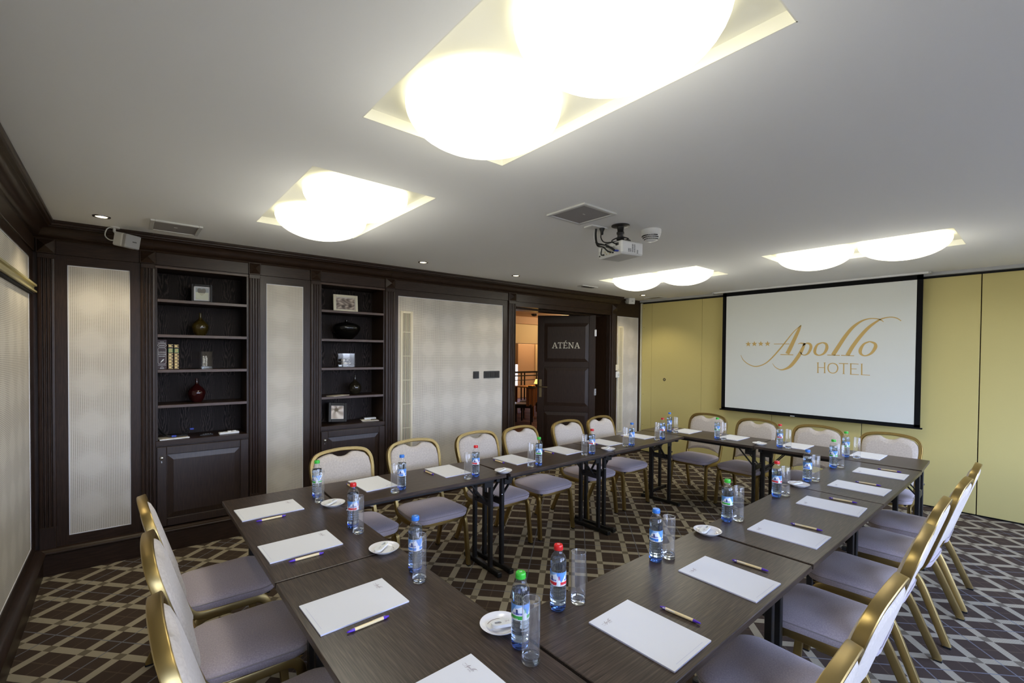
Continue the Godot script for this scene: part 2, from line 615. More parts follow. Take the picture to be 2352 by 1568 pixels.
# ---------------------------------------------------------------- chair
func make_chair() -> Node3D:
	var t := thing("banquet_chair", "chair", "chair")
	t.set_meta("stem", "banquet_chair")
	# profile with two fine grooves along its front
	var pf := [Vector2(-0.012, -0.015), Vector2(-0.009, -0.018), Vector2(0.009, -0.018), Vector2(0.012, -0.015), Vector2(0.012, 0.015), Vector2(0.0095, 0.018), Vector2(0.0062, 0.018), Vector2(0.0045, 0.0145), Vector2(0.0028, 0.018), Vector2(-0.0028, 0.018), Vector2(-0.0045, 0.0145), Vector2(-0.0062, 0.018), Vector2(-0.0095, 0.018), Vector2(-0.012, 0.015)]
	# half of the back frame from the seat rail up to the crest: position and depth axis
	var half := [
		[Vector3(0.200, 0.375, 0.155), Vector3(0, 1, 0)], [Vector3(0.200, 0.375, 0.02), Vector3(0, 1, 0)], [Vector3(0.199, 0.377, -0.065), Vector3(0, 0.98, 0.15)],
		[Vector3(0.198, 0.396, -0.108), Vector3(0, 0.7, 0.7)], [Vector3(0.197, 0.44, -0.134), Vector3(0, 0.35, 0.94)], [Vector3(0.200, 0.56, -0.172), Vector3(0, 0.30, 0.95)],
		[Vector3(0.213, 0.69, -0.212), Vector3(0, 0.29, 0.96)], [Vector3(0.218, 0.77, -0.236), Vector3(0, 0.28, 0.96)], [Vector3(0.210, 0.825, -0.252), Vector3(0, 0.28, 0.96)],
		[Vector3(0.180, 0.864, -0.263), Vector3(0, 0.28, 0.96)], [Vector3(0.130, 0.882, -0.268), Vector3(0, 0.28, 0.96)], [Vector3(0.065, 0.890, -0.271), Vector3(0, 0.28, 0.96)], [Vector3(0.0, 0.893, -0.272), Vector3(0, 0.28, 0.96)]]
	var pts := []
	var ds := []
	for e in half:
		pts.append(e[0])
		ds.append(e[1])
	for i in range(half.size() - 2, -1, -1):
		pts.append(half[i][0] * Vector3(-1, 1, 1))
		ds.append(half[i][1])
	var b := MB.new()
	b.sweep(MB.smooth(pts, 4), pf, MB.smooth(ds, 4))
	obj(b, "back_frame", M.gold, t)
	for s in [1.0, -1.0]:
		b = MB.new()  # front leg bends down from the rail
		var lp := [Vector3(0.2 * s, 0.375, 0.14), Vector3(0.2 * s, 0.374, 0.168), Vector3(0.201 * s, 0.355, 0.198), Vector3(0.203 * s, 0.31, 0.211), Vector3(0.209 * s, 0.15, 0.226), Vector3(0.214 * s, 0.006, 0.24)]
		var ld := [Vector3(0, 1, 0), Vector3(0, 1, 0.1), Vector3(0, 0.7, 0.7), Vector3(0, 0.2, 0.98), Vector3(0, 0.1, 1), Vector3(0, 0.1, 1)]
		b.sweep(MB.smooth(lp, 4), pf, MB.smooth(ld, 4))
		obj(b, "leg", M.gold, t)
		b = MB.new()  # rear leg
		var rp := [Vector3(0.188 * s, 0.362, 0.05), Vector3(0.188 * s, 0.36, -0.03), Vector3(0.19 * s, 0.348, -0.082), Vector3(0.194 * s, 0.30, -0.118), Vector3(0.206 * s, 0.15, -0.18), Vector3(0.218 * s, 0.006, -0.238)]
		var rd := [Vector3(0, 1, 0), Vector3(0, 1, -0.1), Vector3(0, 0.75, -0.6), Vector3(0, 0.4, -0.9), Vector3(0, 0.36, -0.93), Vector3(0, 0.36, -0.93)]
		b.sweep(MB.smooth(rp, 4), pf, MB.smooth(rd, 4))
		obj(b, "leg", M.gold, t)
		for z in [0.24, -0.238]:
			bx("foot_cap", M.black_rubber, t, Vector3((0.214 if z > 0 else 0.218) * s, 0.006, z), Vector3(0.026, 0.012, 0.036), 0.003)
		b = MB.new()
		b.t = Transform3D(Basis(Vector3.FORWARD, PI / 2 * s), Vector3(0.212 * s, 0.575, -0.177))
		b.lathe([Vector2(0, 0.0), Vector2(0.007, 0.0), Vector2(0.006, 0.003), Vector2(0, 0.0035)], 10)
		obj(b, "bolt", M.steel, t)
	# front rail under the cushion
	b = MB.new()
	b.sweep(MB.smooth([Vector3(-0.2, 0.378, 0.15), Vector3(-0.17, 0.38, 0.215), Vector3(-0.09, 0.381, 0.243), Vector3(0.0, 0.381, 0.25), Vector3(0.09, 0.381, 0.243), Vector3(0.17, 0.38, 0.215), Vector3(0.2, 0.378, 0.15)], 4), [Vector2(-0.008, -0.012), Vector2(0.008, -0.012), Vector2(0.008, 0.0), Vector2(0.005, 0.003), Vector2(0.008, 0.006), Vector2(0.008, 0.013), Vector2(-0.008, 0.013)])
	obj(b, "seat_rail", M.gold, t)
	bx("seat_board", M.black_metal, t, Vector3(0, 0.383, 0.045), Vector3(0.37, 0.018, 0.36), 0.004)
	# cushion
	var outline := func(hw_f: float, hw_b: float, z0: float, z1: float, r: float, y: float) -> Array:
		var p := []
		for c in [[1, -1], [-1, -1], [-1, 1], [1, 1]]:  # back right, back left, front left, front right, counter-clockwise from above
			var hw: float = hw_b if c[1] < 0 else hw_f
			var ctr := Vector3(c[0] * (hw - r), y, (z0 + r) if c[1] < 0 else (z1 - r))
			var a0: float = {"1-1": 0.0, "-1-1": PI / 2, "-11": PI, "11": 1.5 * PI}["%d%d" % [c[0], c[1]]]
			for k in 7:
				var a := a0 + PI / 2 * k / 6.0
				p.append(ctr + Vector3(cos(a), 0, -sin(a)) * r)
		return p
	b = MB.new()
	var rings := []
	for q in [[0.0, 0.392], [-0.004, 0.400], [-0.008, 0.418], [-0.006, 0.428], [0.0, 0.433], [0.012, 0.441], [0.04, 0.449], [0.085, 0.454], [0.13, 0.456]]:
		var i: float = q[0]
		rings.append(outline.call(0.212 - i, 0.200 - i, -0.150 + i, 0.258 - i, maxf(0.085 - i * 0.6, 0.02), q[1]))
	b.loft(rings)
	obj(b, "seat", M.seat_cloth, t)
	b = MB.new()
	var pipe: Array = outline.call(0.219, 0.207, -0.157, 0.265, 0.085, 0.4255)
	pipe.append(pipe[0])
	b.sweep(pipe, MB.ring(0.0028, 6), [], false, 0.3)
	obj(b, "seat_piping", M.piping, t)
	# back pad, with a hand hole under the crest and an arched lower edge
	var out2 := []
	for e in [Vector2(0.0, 0.502), Vector2(0.08, 0.496), Vector2(0.15, 0.478), Vector2(0.189, 0.462), Vector2(0.192, 0.56), Vector2(0.203, 0.68), Vector2(0.207, 0.76), Vector2(0.199, 0.815), Vector2(0.172, 0.848), Vector2(0.125, 0.866), Vector2(0.085, 0.872), Vector2(0.066, 0.868), Vector2(0.05, 0.858), Vector2(0.03, 0.848), Vector2(0.0, 0.844)]:
		out2.append(e)
	for i in range(out2.size() - 2, 0, -1):
		out2.append(Vector2(-out2[i].x, out2[i].y))
	var zc := func(y: float) -> float: return -0.134 - (y - 0.44) * 0.305
	var rings2 := []
	var ctr2 := Vector2(0, 0.67)
	for q in [[0.80, -0.026], [0.93, -0.022], [0.985, -0.014], [1.0, 0.0], [0.985, 0.014], [0.93, 0.024], [0.80, 0.03]]:
		var r := []
		for p in out2:
			var w: Vector2 = ctr2 + (p - ctr2) * q[0]
			r.append(Vector3(w.x, w.y, zc.call(w.y) + q[1]))
		rings2.append(r)
	b = MB.new()
	b.loft(rings2)
	obj(b, "back_pad", M.back_cloth, t)
	return t


# ---------------------------------------------------------------- table
func make_table() -> Node3D:  # 1.2 m along x, 0.5 m along z
	var t := thing("folding_table", "table", "table")
	t.set_meta("stem", "folding_table")
	var b := MB.new()
	b.box(Vector3(0, TT - 0.0115, 0), Vector3(1.198, 0.023, 0.498), 0.002)
	obj(b, "table_top", M.table_wood, t)
	for z in [-0.17, 0.17]:
		bx("under_rail", M.black_metal, t, Vector3(0, TT - 0.040, z), Vector3(1.08, 0.034, 0.02), 0.002)
	for s in [-1.0, 1.0]:
		var leg := MB.new()
		var x: float = 0.562 * s
		leg.box(Vector3(x, 0.022, 0), Vector3(0.034, 0.03, 0.43), 0.004)
		for z in [-0.105, 0.105]:
			leg.box(Vector3(x, 0.37, z), Vector3(0.028, 0.67, 0.032), 0.003)
		leg.box(Vector3(x, 0.50, 0), Vector3(0.02, 0.05, 0.19), 0.003)
		leg.box(Vector3(x, 0.695, 0), Vector3(0.03, 0.03, 0.40), 0.003)
		obj(leg, "leg", M.black_metal, t)
		for z in [-0.215, 0.215]:
			bx("foot_cap", M.black_rubber, t, Vector3(x, 0.018, z), Vector3(0.04, 0.036, 0.03), 0.005)
		var br := MB.new()  # folding brace up to the rail
		for z in [-0.06, 0.06]:
			br.sweep([Vector3(x - 0.012 * s, 0.50, z), Vector3(x - 0.19 * s, 0.70, z)], [Vector2(-0.010, -0.004), Vector2(0.010, -0.004), Vector2(0.010, 0.004), Vector2(-0.010, 0.004)])
		obj(br, "brace", M.black_metal, t)
		bx("hinge_plate", M.black_metal, t, Vector3(x - 0.04 * s, 0.66, 0.13), Vector3(0.07, 0.06, 0.006), 0.001)
		for z in [-0.125, 0.125]:
			var bo := MB.new()
			bo.t = Transform3D(Basis(Vector3.FORWARD, PI / 2 * s), Vector3(x + 0.014 * s, 0.56, z))
			bo.lathe([Vector2(0, 0), Vector2(0.008, 0), Vector2(0.007, 0.006), Vector2(0, 0.007)], 8)
			obj(bo, "bolt", M.steel, t)
	return t


# ---------------------------------------------------------------- small things on the tables
func label_tex(band: Color) -> ImageTexture:
	return image_tex(256, 96, func(x: int, y: int) -> Color:
		var c := rgb(236, 240, 248)
		var p := fposmod(x / 128.0, 1.0)
		var q := y / 96.0
		if q < 0.72 - absf(p - 0.28) * 1.9:
			c = rgb(96, 150, 222)
		elif q < 0.30 - (p - 0.55) * 0.5 and p > 0.55:
			c = rgb(150, 190, 236)
		if p > 0.62 and p < 0.70 + q * 0.1 and q > 0.30 and q < 0.62:
			c = rgb(58, 70, 120)
		if p > 0.45 and p < 0.98 and q > 0.52 and q < 0.64 and posmod(x, 9) < 6:
			c = rgb(40, 62, 170)
		if p > 0.08 and p < 0.20 and q > 0.25 and q < 0.55:
			c = c.lerp(band, 0.45)
		if q > 0.70 and q < 0.94 and p > 0.22:
			c = band
		return c)


func make_bottle(cap: String, band: Color) -> Node3D:
	var t := thing("water_bottle", "bottle", "bottle")
	t.set_meta("stem", "water_bottle")
	var prof := [Vector2(0.0, 0.004), Vector2(0.014, 0.003), Vector2(0.021, 0.0), Vector2(0.0252, 0.003), Vector2(0.0272, 0.010), Vector2(0.0276, 0.022)]
	var y := 0.030
	while y < 0.084:
		prof.append(Vector2(0.0274, y))
		prof.append(Vector2(0.0262, y + 0.0032))
		prof.append(Vector2(0.0274, y + 0.0064))
		y += 0.0108
	prof.append_array([Vector2(0.0268, 0.087), Vector2(0.0266, 0.136), Vector2(0.0262, 0.141), Vector2(0.0272, 0.149), Vector2(0.0277, 0.157), Vector2(0.0272, 0.166), Vector2(0.0252, 0.175), Vector2(0.0215, 0.183), Vector2(0.017, 0.189), Vector2(0.0138, 0.1945), Vector2(0.0128, 0.199), Vector2(0.0126, 0.206)])
	var b := MB.new()
	b.lathe(prof, 28, 0.3)
	obj(b, "shell", M.pet, t)
	b = MB.new()
	b.lathe([Vector2(0.0124, 0.1985), Vector2(0.0165, 0.1992), Vector2(0.0165, 0.2012), Vector2(0.0124, 0.2020)], 20)
	obj(b, "neck_ring", M.pet, t)
	var wp := [Vector2(0, 0.0245), Vector2(0.0262, 0.0245)]
	for p in prof:
		if p.y > 0.026 and p.y < 0.168:
			wp.append(Vector2(p.x - 0.0011, p.y))
	wp.append(Vector2(0.0256, 0.168))
	wp.append(Vector2(0, 0.168))
	b = MB.new()
	b.lathe(wp, 28, 0.3)
	obj(b, "water", M.water, t)
	b = MB.new()  # the thick blue bottom of the bottle
	b.lathe([Vector2(0, 0.005), Vector2(0.014, 0.0045), Vector2(0.0205, 0.0016), Vector2(0.0244, 0.0045), Vector2(0.0262, 0.0105), Vector2(0.0265, 0.022), Vector2(0.0262, 0.024), Vector2(0, 0.024)], 24, 0.3)
	obj(b, "bottom", M.blue_base, t)
	b = MB.new()
	var cp := [Vector2(0.0118, 0.202), Vector2(0.0148, 0.202), Vector2(0.0148, 0.2155), Vector2(0.0136, 0.2185), Vector2(0, 0.219)]
	b.lathe(cp, 24)
	for k in 30:
		var a := TAU * k / 30
		b.t = Transform3D(Basis(Vector3.UP, a), Vector3(sin(a), 0, cos(a)) * 0.0148 + Vector3.UP * 0.2085)
		b.box(Vector3.ZERO, Vector3(0.0013, 0.011, 0.0012))
	obj(b, "cap", M[cap], t)
	var lm := mat("label_" + cap, Color.WHITE, 0.4)
	lm.albedo_texture = label_tex(band)
	b = MB.new()
	b.lathe([Vector2(0.02705, 0.089), Vector2(0.02690, 0.134)], 28, 0.3, -2.1, 2.1)
	var lb := obj(b, "label", lm, t)
	var tm := text_mesh("natura", 0.0075, "Droid Sans", true, 0.0)
	for off in [-1.15, 0.55]:
		obj(bend(tm, 0.02725, off, 0.0925), "lettering", M.paper, lb)
	tm = text_mesh("M", 0.007, "Droid Serif", true, 0.0)
	var mk := obj(tm, "cap_mark", M.paper, t)
	mk.transform = Transform3D(Basis(Vector3.RIGHT, -PI / 2), Vector3(0, 0.2194, 0))
	return t


func text_mesh(s: String, height: float, font: String, bold := false, depth := 0.001) -> Mesh:
	var f := SystemFont.new()
	f.font_names = PackedStringArray([font])
	f.font_weight = 700 if bold else 400
	var tm := TextMesh.new()
	tm.font = f
	tm.text = s
	tm.font_size = 64
	tm.pixel_size = height / 46.0
	tm.depth = depth
	tm.curve_step = 2.0
	return tm


func bend(m: Mesh, r: float, a: float, y: float) -> ArrayMesh:  # lettering laid round a bottle
	var s := m.surface_get_arrays(0)
	var vs: PackedVector3Array = s[Mesh.ARRAY_VERTEX]
	var ns := PackedVector3Array()
	ns.resize(vs.size())
	for i in vs.size():
		var an := a + vs[i].x / r
		ns[i] = Vector3(sin(an), 0, cos(an))
		vs[i] = ns[i] * r + Vector3.UP * (y + vs[i].y)
	var o := []
	o.resize(Mesh.ARRAY_MAX)
	o[Mesh.ARRAY_VERTEX] = vs
	o[Mesh.ARRAY_NORMAL] = ns
	o[Mesh.ARRAY_INDEX] = s[Mesh.ARRAY_INDEX]
	var me := ArrayMesh.new()
	me.add_surface_from_arrays(Mesh.PRIMITIVE_TRIANGLES, o)
	return me


func make_glass() -> Node3D:
	var t := thing("tumbler", "glass", "glass")
	t.set_meta("stem", "tumbler")
	var b := MB.new()
	b.lathe([Vector2(0.0255, 0.016), Vector2(0.0255, 0.1745), Vector2(0.0250, 0.176), Vector2(0.0243, 0.1745), Vector2(0.0240, 0.020)], 32, 0.4)
	obj(b, "wall", M.tumbler_glass, t)
	b = MB.new()
	b.lathe([Vector2(0, 0.0), Vector2(0.0225, 0.0), Vector2(0.0245, 0.0016), Vector2(0.0254, 0.004), Vector2(0.0254, 0.0158), Vector2(0.0240, 0.020), Vector2(0.021, 0.0165), Vector2(0.012, 0.0145), Vector2(0, 0.014)], 32, 0.5)
	obj(b, "base", M.solid_glass, t)
	b = MB.new()
	var rim := []
	for k in 33:
		var a := TAU * k / 32
		rim.append(Vector3(sin(a) * 0.02475, 0.1755, cos(a) * 0.02475))
	b.sweep(rim, MB.ring(0.0010, 8), [], false, 0.3)
	obj(b, "rim", M.solid_glass, t)
	return t


func logo_mesh(stars := true) -> ArrayMesh:
	var b := MB.new()
	for st in LOGO:
		var p := []
		for i in range(0, st.size(), 3):
			p.append(Vector3(st[i], st[i + 1], st[i + 2]) / 1000.0)
		b.ribbon(MB.smooth(p, 6) if p.size() > 2 else p)
	if stars:
		for s in STARS:
			var c := Vector3(s[0], s[1], 0) / 1000.0
			for k in 5:
				var a := PI / 2 + TAU * k / 5
				var tip: Vector3 = c + Vector3(cos(a), sin(a), 0) * s[2] / 1000.0
				var l: Vector3 = c + Vector3(cos(a + PI / 5), sin(a + PI / 5), 0) * s[2] * 0.42 / 1000.0
				var r: Vector3 = c + Vector3(cos(a - PI / 5), sin(a - PI / 5), 0) * s[2] * 0.42 / 1000.0
				b.poly([c, r, tip, l])
	return b.mesh()


func make_pad(logo: ArrayMesh) -> Node3D:  # A4, top edge towards -z, seen by a reader at +z
	var t := thing("note_pad", "pad", "note pad")
	t.set_meta("stem", "note_pad")
	bx("sheets", M.paper_side, t, Vector3(0, 0.0021, 0), Vector3(0.2096, 0.0042, 0.2966), 0.0)
	bx("top_sheet", M.paper, t, Vector3(0, 0.0044, 0), Vector3(0.21, 0.0005, 0.297), 0.0)
	var o := obj(logo, "printed_logo", M.logo_plum, t)
	o.transform = Transform3D(Basis(Vector3.RIGHT, -PI / 2).scaled(Vector3.ONE * 0.030), Vector3(-0.058, 0.00485, -0.112))
	bx("printed_footer", M.paper_side, t, Vector3(0, 0.0047, 0.136), Vector3(0.15, 0.0003, 0.0012), 0.0)
	return t


func make_pen() -> Node3D:  # tip towards +x, 0.138 m long
	var t := thing("ballpoint_pen", "pen", "pen")
	t.set_meta("stem", "ballpoint_pen")
	var r := Basis(Vector3.FORWARD, PI / 2)
	for q in [["barrel", "pen_barrel", [Vector2(0, -0.050), Vector2(0.0050, -0.050), Vector2(0.0052, 0.0), Vector2(0.0050, 0.044), Vector2(0, 0.044)]], ["tip", "pen_purple", [Vector2(0.0050, 0.044), Vector2(0.0047, 0.052), Vector2(0.0030, 0.064), Vector2(0.0012, 0.0685), Vector2(0, 0.069)]], ["clicker", "pen_purple", [Vector2(0, -0.069), Vector2(0.0030, -0.0685), Vector2(0.0032, -0.062), Vector2(0.0050, -0.061), Vector2(0.0052, -0.050), Vector2(0, -0.050)]]]:
		var b := MB.new()
		b.t = Transform3D(r, Vector3(0, 0.0054, 0))
		b.lathe(q[2], 14)
		obj(b, q[0], M[q[1]], t)
	var c := MB.new()
	c.box(Vector3(-0.037, 0.0082, 0.0035), Vector3(0.042, 0.0016, 0.0045), 0.0005)
	c.box(Vector3(-0.056, 0.0070, 0.0030), Vector3(0.005, 0.004, 0.005), 0.0005)
	obj(c, "clip", M.white_plastic, t)
	return t


func make_dish() -> Node3D:
	var t := thing("saucer", "dish", "saucer")
	t.set_meta("stem", "saucer")
	var b := MB.new()
	b.lathe([Vector2(0, 0.002), Vector2(0.034, 0.002), Vector2(0.035, 0.0), Vector2(0.039, 0.0), Vector2(0.041, 0.003), Vector2(0.054, 0.009), Vector2(0.0635, 0.0165), Vector2(0.0640, 0.0178), Vector2(0.0630, 0.0182), Vector2(0.053, 0.0115), Vector2(0.040, 0.0060), Vector2(0.020, 0.0048), Vector2(0, 0.0048)], 40, 0.4)
	obj(b, "bowl", M.porcelain, t)
	b = MB.new()
	b.lathe([Vector2(0.0400, 0.00625), Vector2(0.0414, 0.0067)], 40)
	obj(b, "painted_ring", M.brown_line, t)
	return t


func make_opener(logo: ArrayMesh) -> Node3D:
	var t := thing("bottle_opener", "opener", "bottle opener")
	t.set_meta("stem", "bottle_opener")
	var cs := CSGPolygon3D.new()
	var pp := PackedVector2Array()
	for k in 24:
		var a := TAU * k / 24
		pp.append(Vector2(cos(a) * 0.017 + (0.024 if cos(a) > 0 else -0.024), sin(a) * 0.016))
	var b := MB.new()  # two halves round the oblong slot
	var slot := []
	for k in 12:
		var a := TAU * k / 12
		slot.append(Vector2(cos(a) * 0.006 + 0.019 + (0.006 if cos(a) > 0 else -0.006), sin(a) * 0.0065))
	cs.free()
	b.t = Transform3D(Basis(Vector3.RIGHT, -PI / 2), Vector3.ZERO)
	var up := []
	var lo := []
	for p in pp:
		if p.y >= -1e-6:
			up.append(p)
		if p.y <= 1e-6:
			lo.append(p)
	# upper half: along the outer arc, back along the slot's upper arc
	var su := []
	var sl := []
	for p in slot:
		if p.y >= -1e-6:
			su.append(p)
		if p.y <= 1e-6:
			sl.append(p)
	su.reverse()
	b.prism(up + su, 0.0, 0.009)
	lo.sort_custom(func(a, c): return a.x < c.x)
	sl.sort_custom(func(a, c): return a.x > c.x)
	b.prism(lo + sl, 0.0, 0.009)
	obj(b, "body", M.white_plastic, t)
	b = MB.new()
	b.sweep([Vector3(0.012, 0.006, 0.0055), Vector3(0.027, 0.006, 0.0055)], [Vector2(-0.001, -0.002), Vector2(0.001, -0.002), Vector2(0.001, 0.002), Vector2(-0.001, 0.002)])
	obj(b, "steel_lip", M.steel, t)
	var o := obj(logo, "printed_logo", M.logo_plum, t)
	o.transform = Transform3D(Basis(Vector3.RIGHT, -PI / 2).scaled(Vector3.ONE * 0.016), Vector3(-0.014, 0.0093, 0.001))
	return t


func make_sachet() -> Node3D:
	var t := thing("paper_sachet", "sachet", "sachet")
	t.set_meta("stem", "paper_sachet")
	var b := MB.new()
	b.box(Vector3(0, 0.0015, 0), Vector3(0.072, 0.003, 0.03), 0.001)
	obj(b, "packet", M.paper, t)
	bx("crimp", M.paper_side, t, Vector3(0.038, 0.0015, 0), Vector3(0.005, 0.001, 0.03), 0.0)
	return t


# ---------------------------------------------------------------- the room
func room() -> void:
	# floor: carpet laid at 48 degrees to the walls
	var fl := thing("floor", "brown tartan carpet with beige diagonal stripes over the whole room", "carpet", Transform3D(), "", "structure")
	var b := MB.new()
	var ca := cos(deg_to_rad(48.0))
	var sa := sin(deg_to_rad(48.0))
	var p := [Vector3(-0.25, 0, -0.35), Vector3(-0.25, 0, 6.6), Vector3(7.3, 0, 6.6), Vector3(7.3, 0, -0.35)]
	var uv := []
	for q in p:
		uv.append(Vector2((ca * q.x + sa * q.z - 0.5385) / 0.424, (-sa * q.x + ca * q.z - 0.2076) / 0.424))
	b.poly(p, uv)
	obj(b, "carpet", M.carpet, fl)
	span("subfloor", M.black_gap, fl, Vector3(-0.25, -0.2, -0.35), Vector3(7.3, -0.002, 6.6))
	# ceiling with four recesses
	var ce := thing("ceiling", "plain painted ceiling with four rectangular lamp recesses", "ceiling", Transform3D(), "", "structure")
	var xs := [-0.25, 1.178, 1.866, 4.855, 5.56, 7.3]
	var zs := [-0.35, 1.0, 2.252, 2.853, 4.113, 6.6]
	b = MB.new()
	for i in 5:
		for j in 5:
			if (i == 1 or i == 3) and (j == 1 or j == 3):
				continue
			b.box(Vector3((xs[i] + xs[i + 1]) / 2, H + 0.0225, (zs[j] + zs[j + 1]) / 2), Vector3(xs[i + 1] - xs[i], 0.045, zs[j + 1] - zs[j]))
	obj(b, "plaster", M.ceiling_paint, ce)
	span("slab", M.ceiling_paint, ce, Vector3(-0.25, H + 0.046, -0.35), Vector3(7.3, H + 0.25, 6.6))
	for i in [1, 3]:
		for j in [1, 3]:
			b = MB.new()  # painted lining of the recess
			var c := Vector3((xs[i] + xs[i + 1]) / 2, H, (zs[j] + zs[j + 1]) / 2)
			var s := Vector3(xs[i + 1] - xs[i], 0, zs[j + 1] - zs[j])
			b.box(c + Vector3(0, 0.044, 0), Vector3(s.x - 0.002, 0.002, s.z - 0.002))
			for k in [-1.0, 1.0]:
				b.box(c + Vector3(k * (s.x / 2 - 0.002), 0.022, 0), Vector3(0.004, 0.044, s.z))
				b.box(c + Vector3(0, 0.022, k * (s.z / 2 - 0.002)), Vector3(s.x, 0.044, 0.004))
			obj(b, "recess_lining", M.recess_paint, ce)
	wall_front()
	wall_left()
	wall_far()
	# wall behind the camera, with the windows that let the daylight in
	var wb := thing("wall_back", "pale wall with three tall windows facing the bookcases", "wall", Transform3D(), "", "structure")
	var wx := [0.4, 2.2, 2.65, 4.45, 4.9, 6.7]
	b = MB.new()
	b.box(Vector3(3.525, 0.3, 6.5), Vector3(7.55, 0.6, 0.2))
	b.box(Vector3(3.525, 2.45, 6.5), Vector3(7.55, 0.3, 0.2))
	var edge := -0.25
	for k in range(0, 6, 2):
		b.box(Vector3((edge + wx[k]) / 2, 1.45, 6.5), Vector3(wx[k] - edge, 1.7, 0.2))
		edge = wx[k + 1]
	b.box(Vector3((edge + 7.3) / 2, 1.45, 6.5), Vector3(7.3 - edge, 1.7, 0.2))
	obj(b, "plaster", M.tan_card, wb)
	for k in 3:
		var w := thing("window_%d" % (k + 1), "white framed casement window in the wall facing the bookcases", "window", place(Vector3((wx[k * 2] + wx[k * 2 + 1]) / 2, 0.6, 6.5)), "windows facing the bookcases", "structure")
		b = MB.new()
		for q in [[-0.875, 0.85, 0.05, 1.7], [0.875, 0.85, 0.05, 1.7], [0, 0.85, 0.07, 1.7], [0, 0.025, 1.8, 0.05], [0, 1.675, 1.8, 0.05], [0, 1.15, 1.8, 0.04]]:
			b.box(Vector3(q[0], q[1], 0), Vector3(q[2], q[3], 0.06), 0.004)
		obj(b, "window_frame", M.white_plastic, w)
		for sx in [-1.0, 1.0]:
			for yy in [[0.05, 1.13], [1.17, 1.65]]:
				span("pane", M.clear_glass, w, Vector3(sx * 0.85, yy[0], -0.001), Vector3(sx * 0.035, yy[1], 0.001))


func flute_profile(w: float, proud: float) -> Array:  # cross-section of a fluted pilaster in x, depth
	var p := [Vector2(-w / 2, -0.01), Vector2(w / 2, -0.01), Vector2(w / 2, proud - 0.002), Vector2(w / 2 - 0.002, proud)]
	for k in [1, 0, -1]:
		var c: float = k * w * 0.24
		for j in 7:
			var a := PI * j / 6
			p.append(Vector2(c + cos(a) * w * 0.075, proud - sin(a) * 0.011))
	p.append(Vector2(-w / 2 + 0.002, proud))
	p.append(Vector2(-w / 2, proud - 0.002))
	return p


func pilaster(parent: Node, s0: float, s1: float) -> void:
	var w := s1 - s0
	var c := (s0 + s1) / 2
	var pr := 0.02
	var b := MB.new()
	b.t = Transform3D(Basis(Vector3.RIGHT, Vector3.BACK, Vector3.DOWN), Vector3(c, 0.34, 0))  # x along the wall, outline's y outwards
	b.prism(flute_profile(w, pr), -1.90, 0.0, 0.6)
	b.t = Transform3D()
	b.box(Vector3(c, 0.26, pr / 2 - 0.005), Vector3(w, 0.16, pr + 0.01), 0.002)
	b.box(Vector3(c, 2.257, pr / 2 - 0.005), Vector3(w, 0.034, pr + 0.01), 0.002)
	obj(b, "pilaster", M.wood_v, parent)
	b = MB.new()  # block with a raised pyramid
	var d := 0.026
	b.box(Vector3(c, 2.325, d / 2), Vector3(w + 0.012, 0.102, d), 0.002)
	var q := [Vector3(c - w / 2, 2.28, d), Vector3(c + w / 2, 2.28, d), Vector3(c + w / 2, 2.37, d), Vector3(c - w / 2, 2.37, d)]
	for k in 4:
		b.poly([q[k], q[(k + 1) % 4], Vector3(c, 2.325, d + 0.032)])
	obj(b, "capital_block", M.wood_h, parent)


func crown(path0: Vector3, path1: Vector3, out: Vector3, parent: Node, called: String, m: Material) -> void:
	# crown moulding swept in a straight line; outline: Vector2(projection, height)
	var o := [Vector2(-0.02, 2.368), Vector2(0.016, 2.368), Vector2(0.020, 2.374), Vector2(0.018, 2.381), Vector2(0.022, 2.386), Vector2(0.034, 2.388), Vector2(0.046, 2.394), Vector2(0.055, 2.405), Vector2(0.060, 2.42), Vector2(0.066, 2.433), Vector2(0.076, 2.444), Vector2(0.090, 2.45), Vector2(0.104, 2.452), Vector2(0.106, 2.458), Vector2(0.118, 2.460), Vector2(0.122, 2.466), Vector2(0.122, 2.474), Vector2(0.130, 2.477), Vector2(0.130, H), Vector2(-0.02, H)]
	var b := MB.new()
	var along := (path1 - path0).normalized()
	b.t = Transform3D(Basis(out, Vector3.UP, out.cross(Vector3.UP)), path0)
	var len_ := (path1 - path0).dot(out.cross(Vector3.UP))
	b.prism(o, minf(0, len_), maxf(0, len_), 0.7)
	obj(b, called, m, parent)
	if along == Vector3.ZERO:
		push_warning("crown without length")


func fabric(parent: Node, a: Vector3, ux: Vector3, w: float, y0: float, y1: float, out: Vector3) -> void:
	# cloth panel from corner a along ux, with a pale bead round it
	var b := MB.new()
	var p := [a + Vector3.UP * y0, a + ux * w + Vector3.UP * y0, a + ux * w + Vector3.UP * y1, a + Vector3.UP * y1]
	var uv := [Vector2(0, -y0), Vector2(w, -y0), Vector2(w, -y1), Vector2(0, -y1)]
	if (p[1] - p[0]).cross(p[2] - p[0]).dot(out) < 0:
		p.reverse()
		uv.reverse()
	b.poly(p, uv)
	obj(b, "fabric_panel", M.wall_fabric, parent)
	b = MB.new()
	var m := a + ux * w / 2 + Vector3.UP * (y0 + y1) / 2
	for s in [-1.0, 1.0]:
		var sz: Vector3 = (ux.abs() * 0.005) + Vector3.UP * (y1 - y0) + out.abs() * 0.006
		b.box(m + ux * (w / 2 - 0.0025) * s, sz)
		sz = (ux.abs() * w) + Vector3.UP * 0.005 + out.abs() * 0.006
		b.box(m + Vector3.UP * ((y1 - y0) / 2 - 0.0025) * s, sz)
	obj(b, "panel_bead", M.paper, parent)


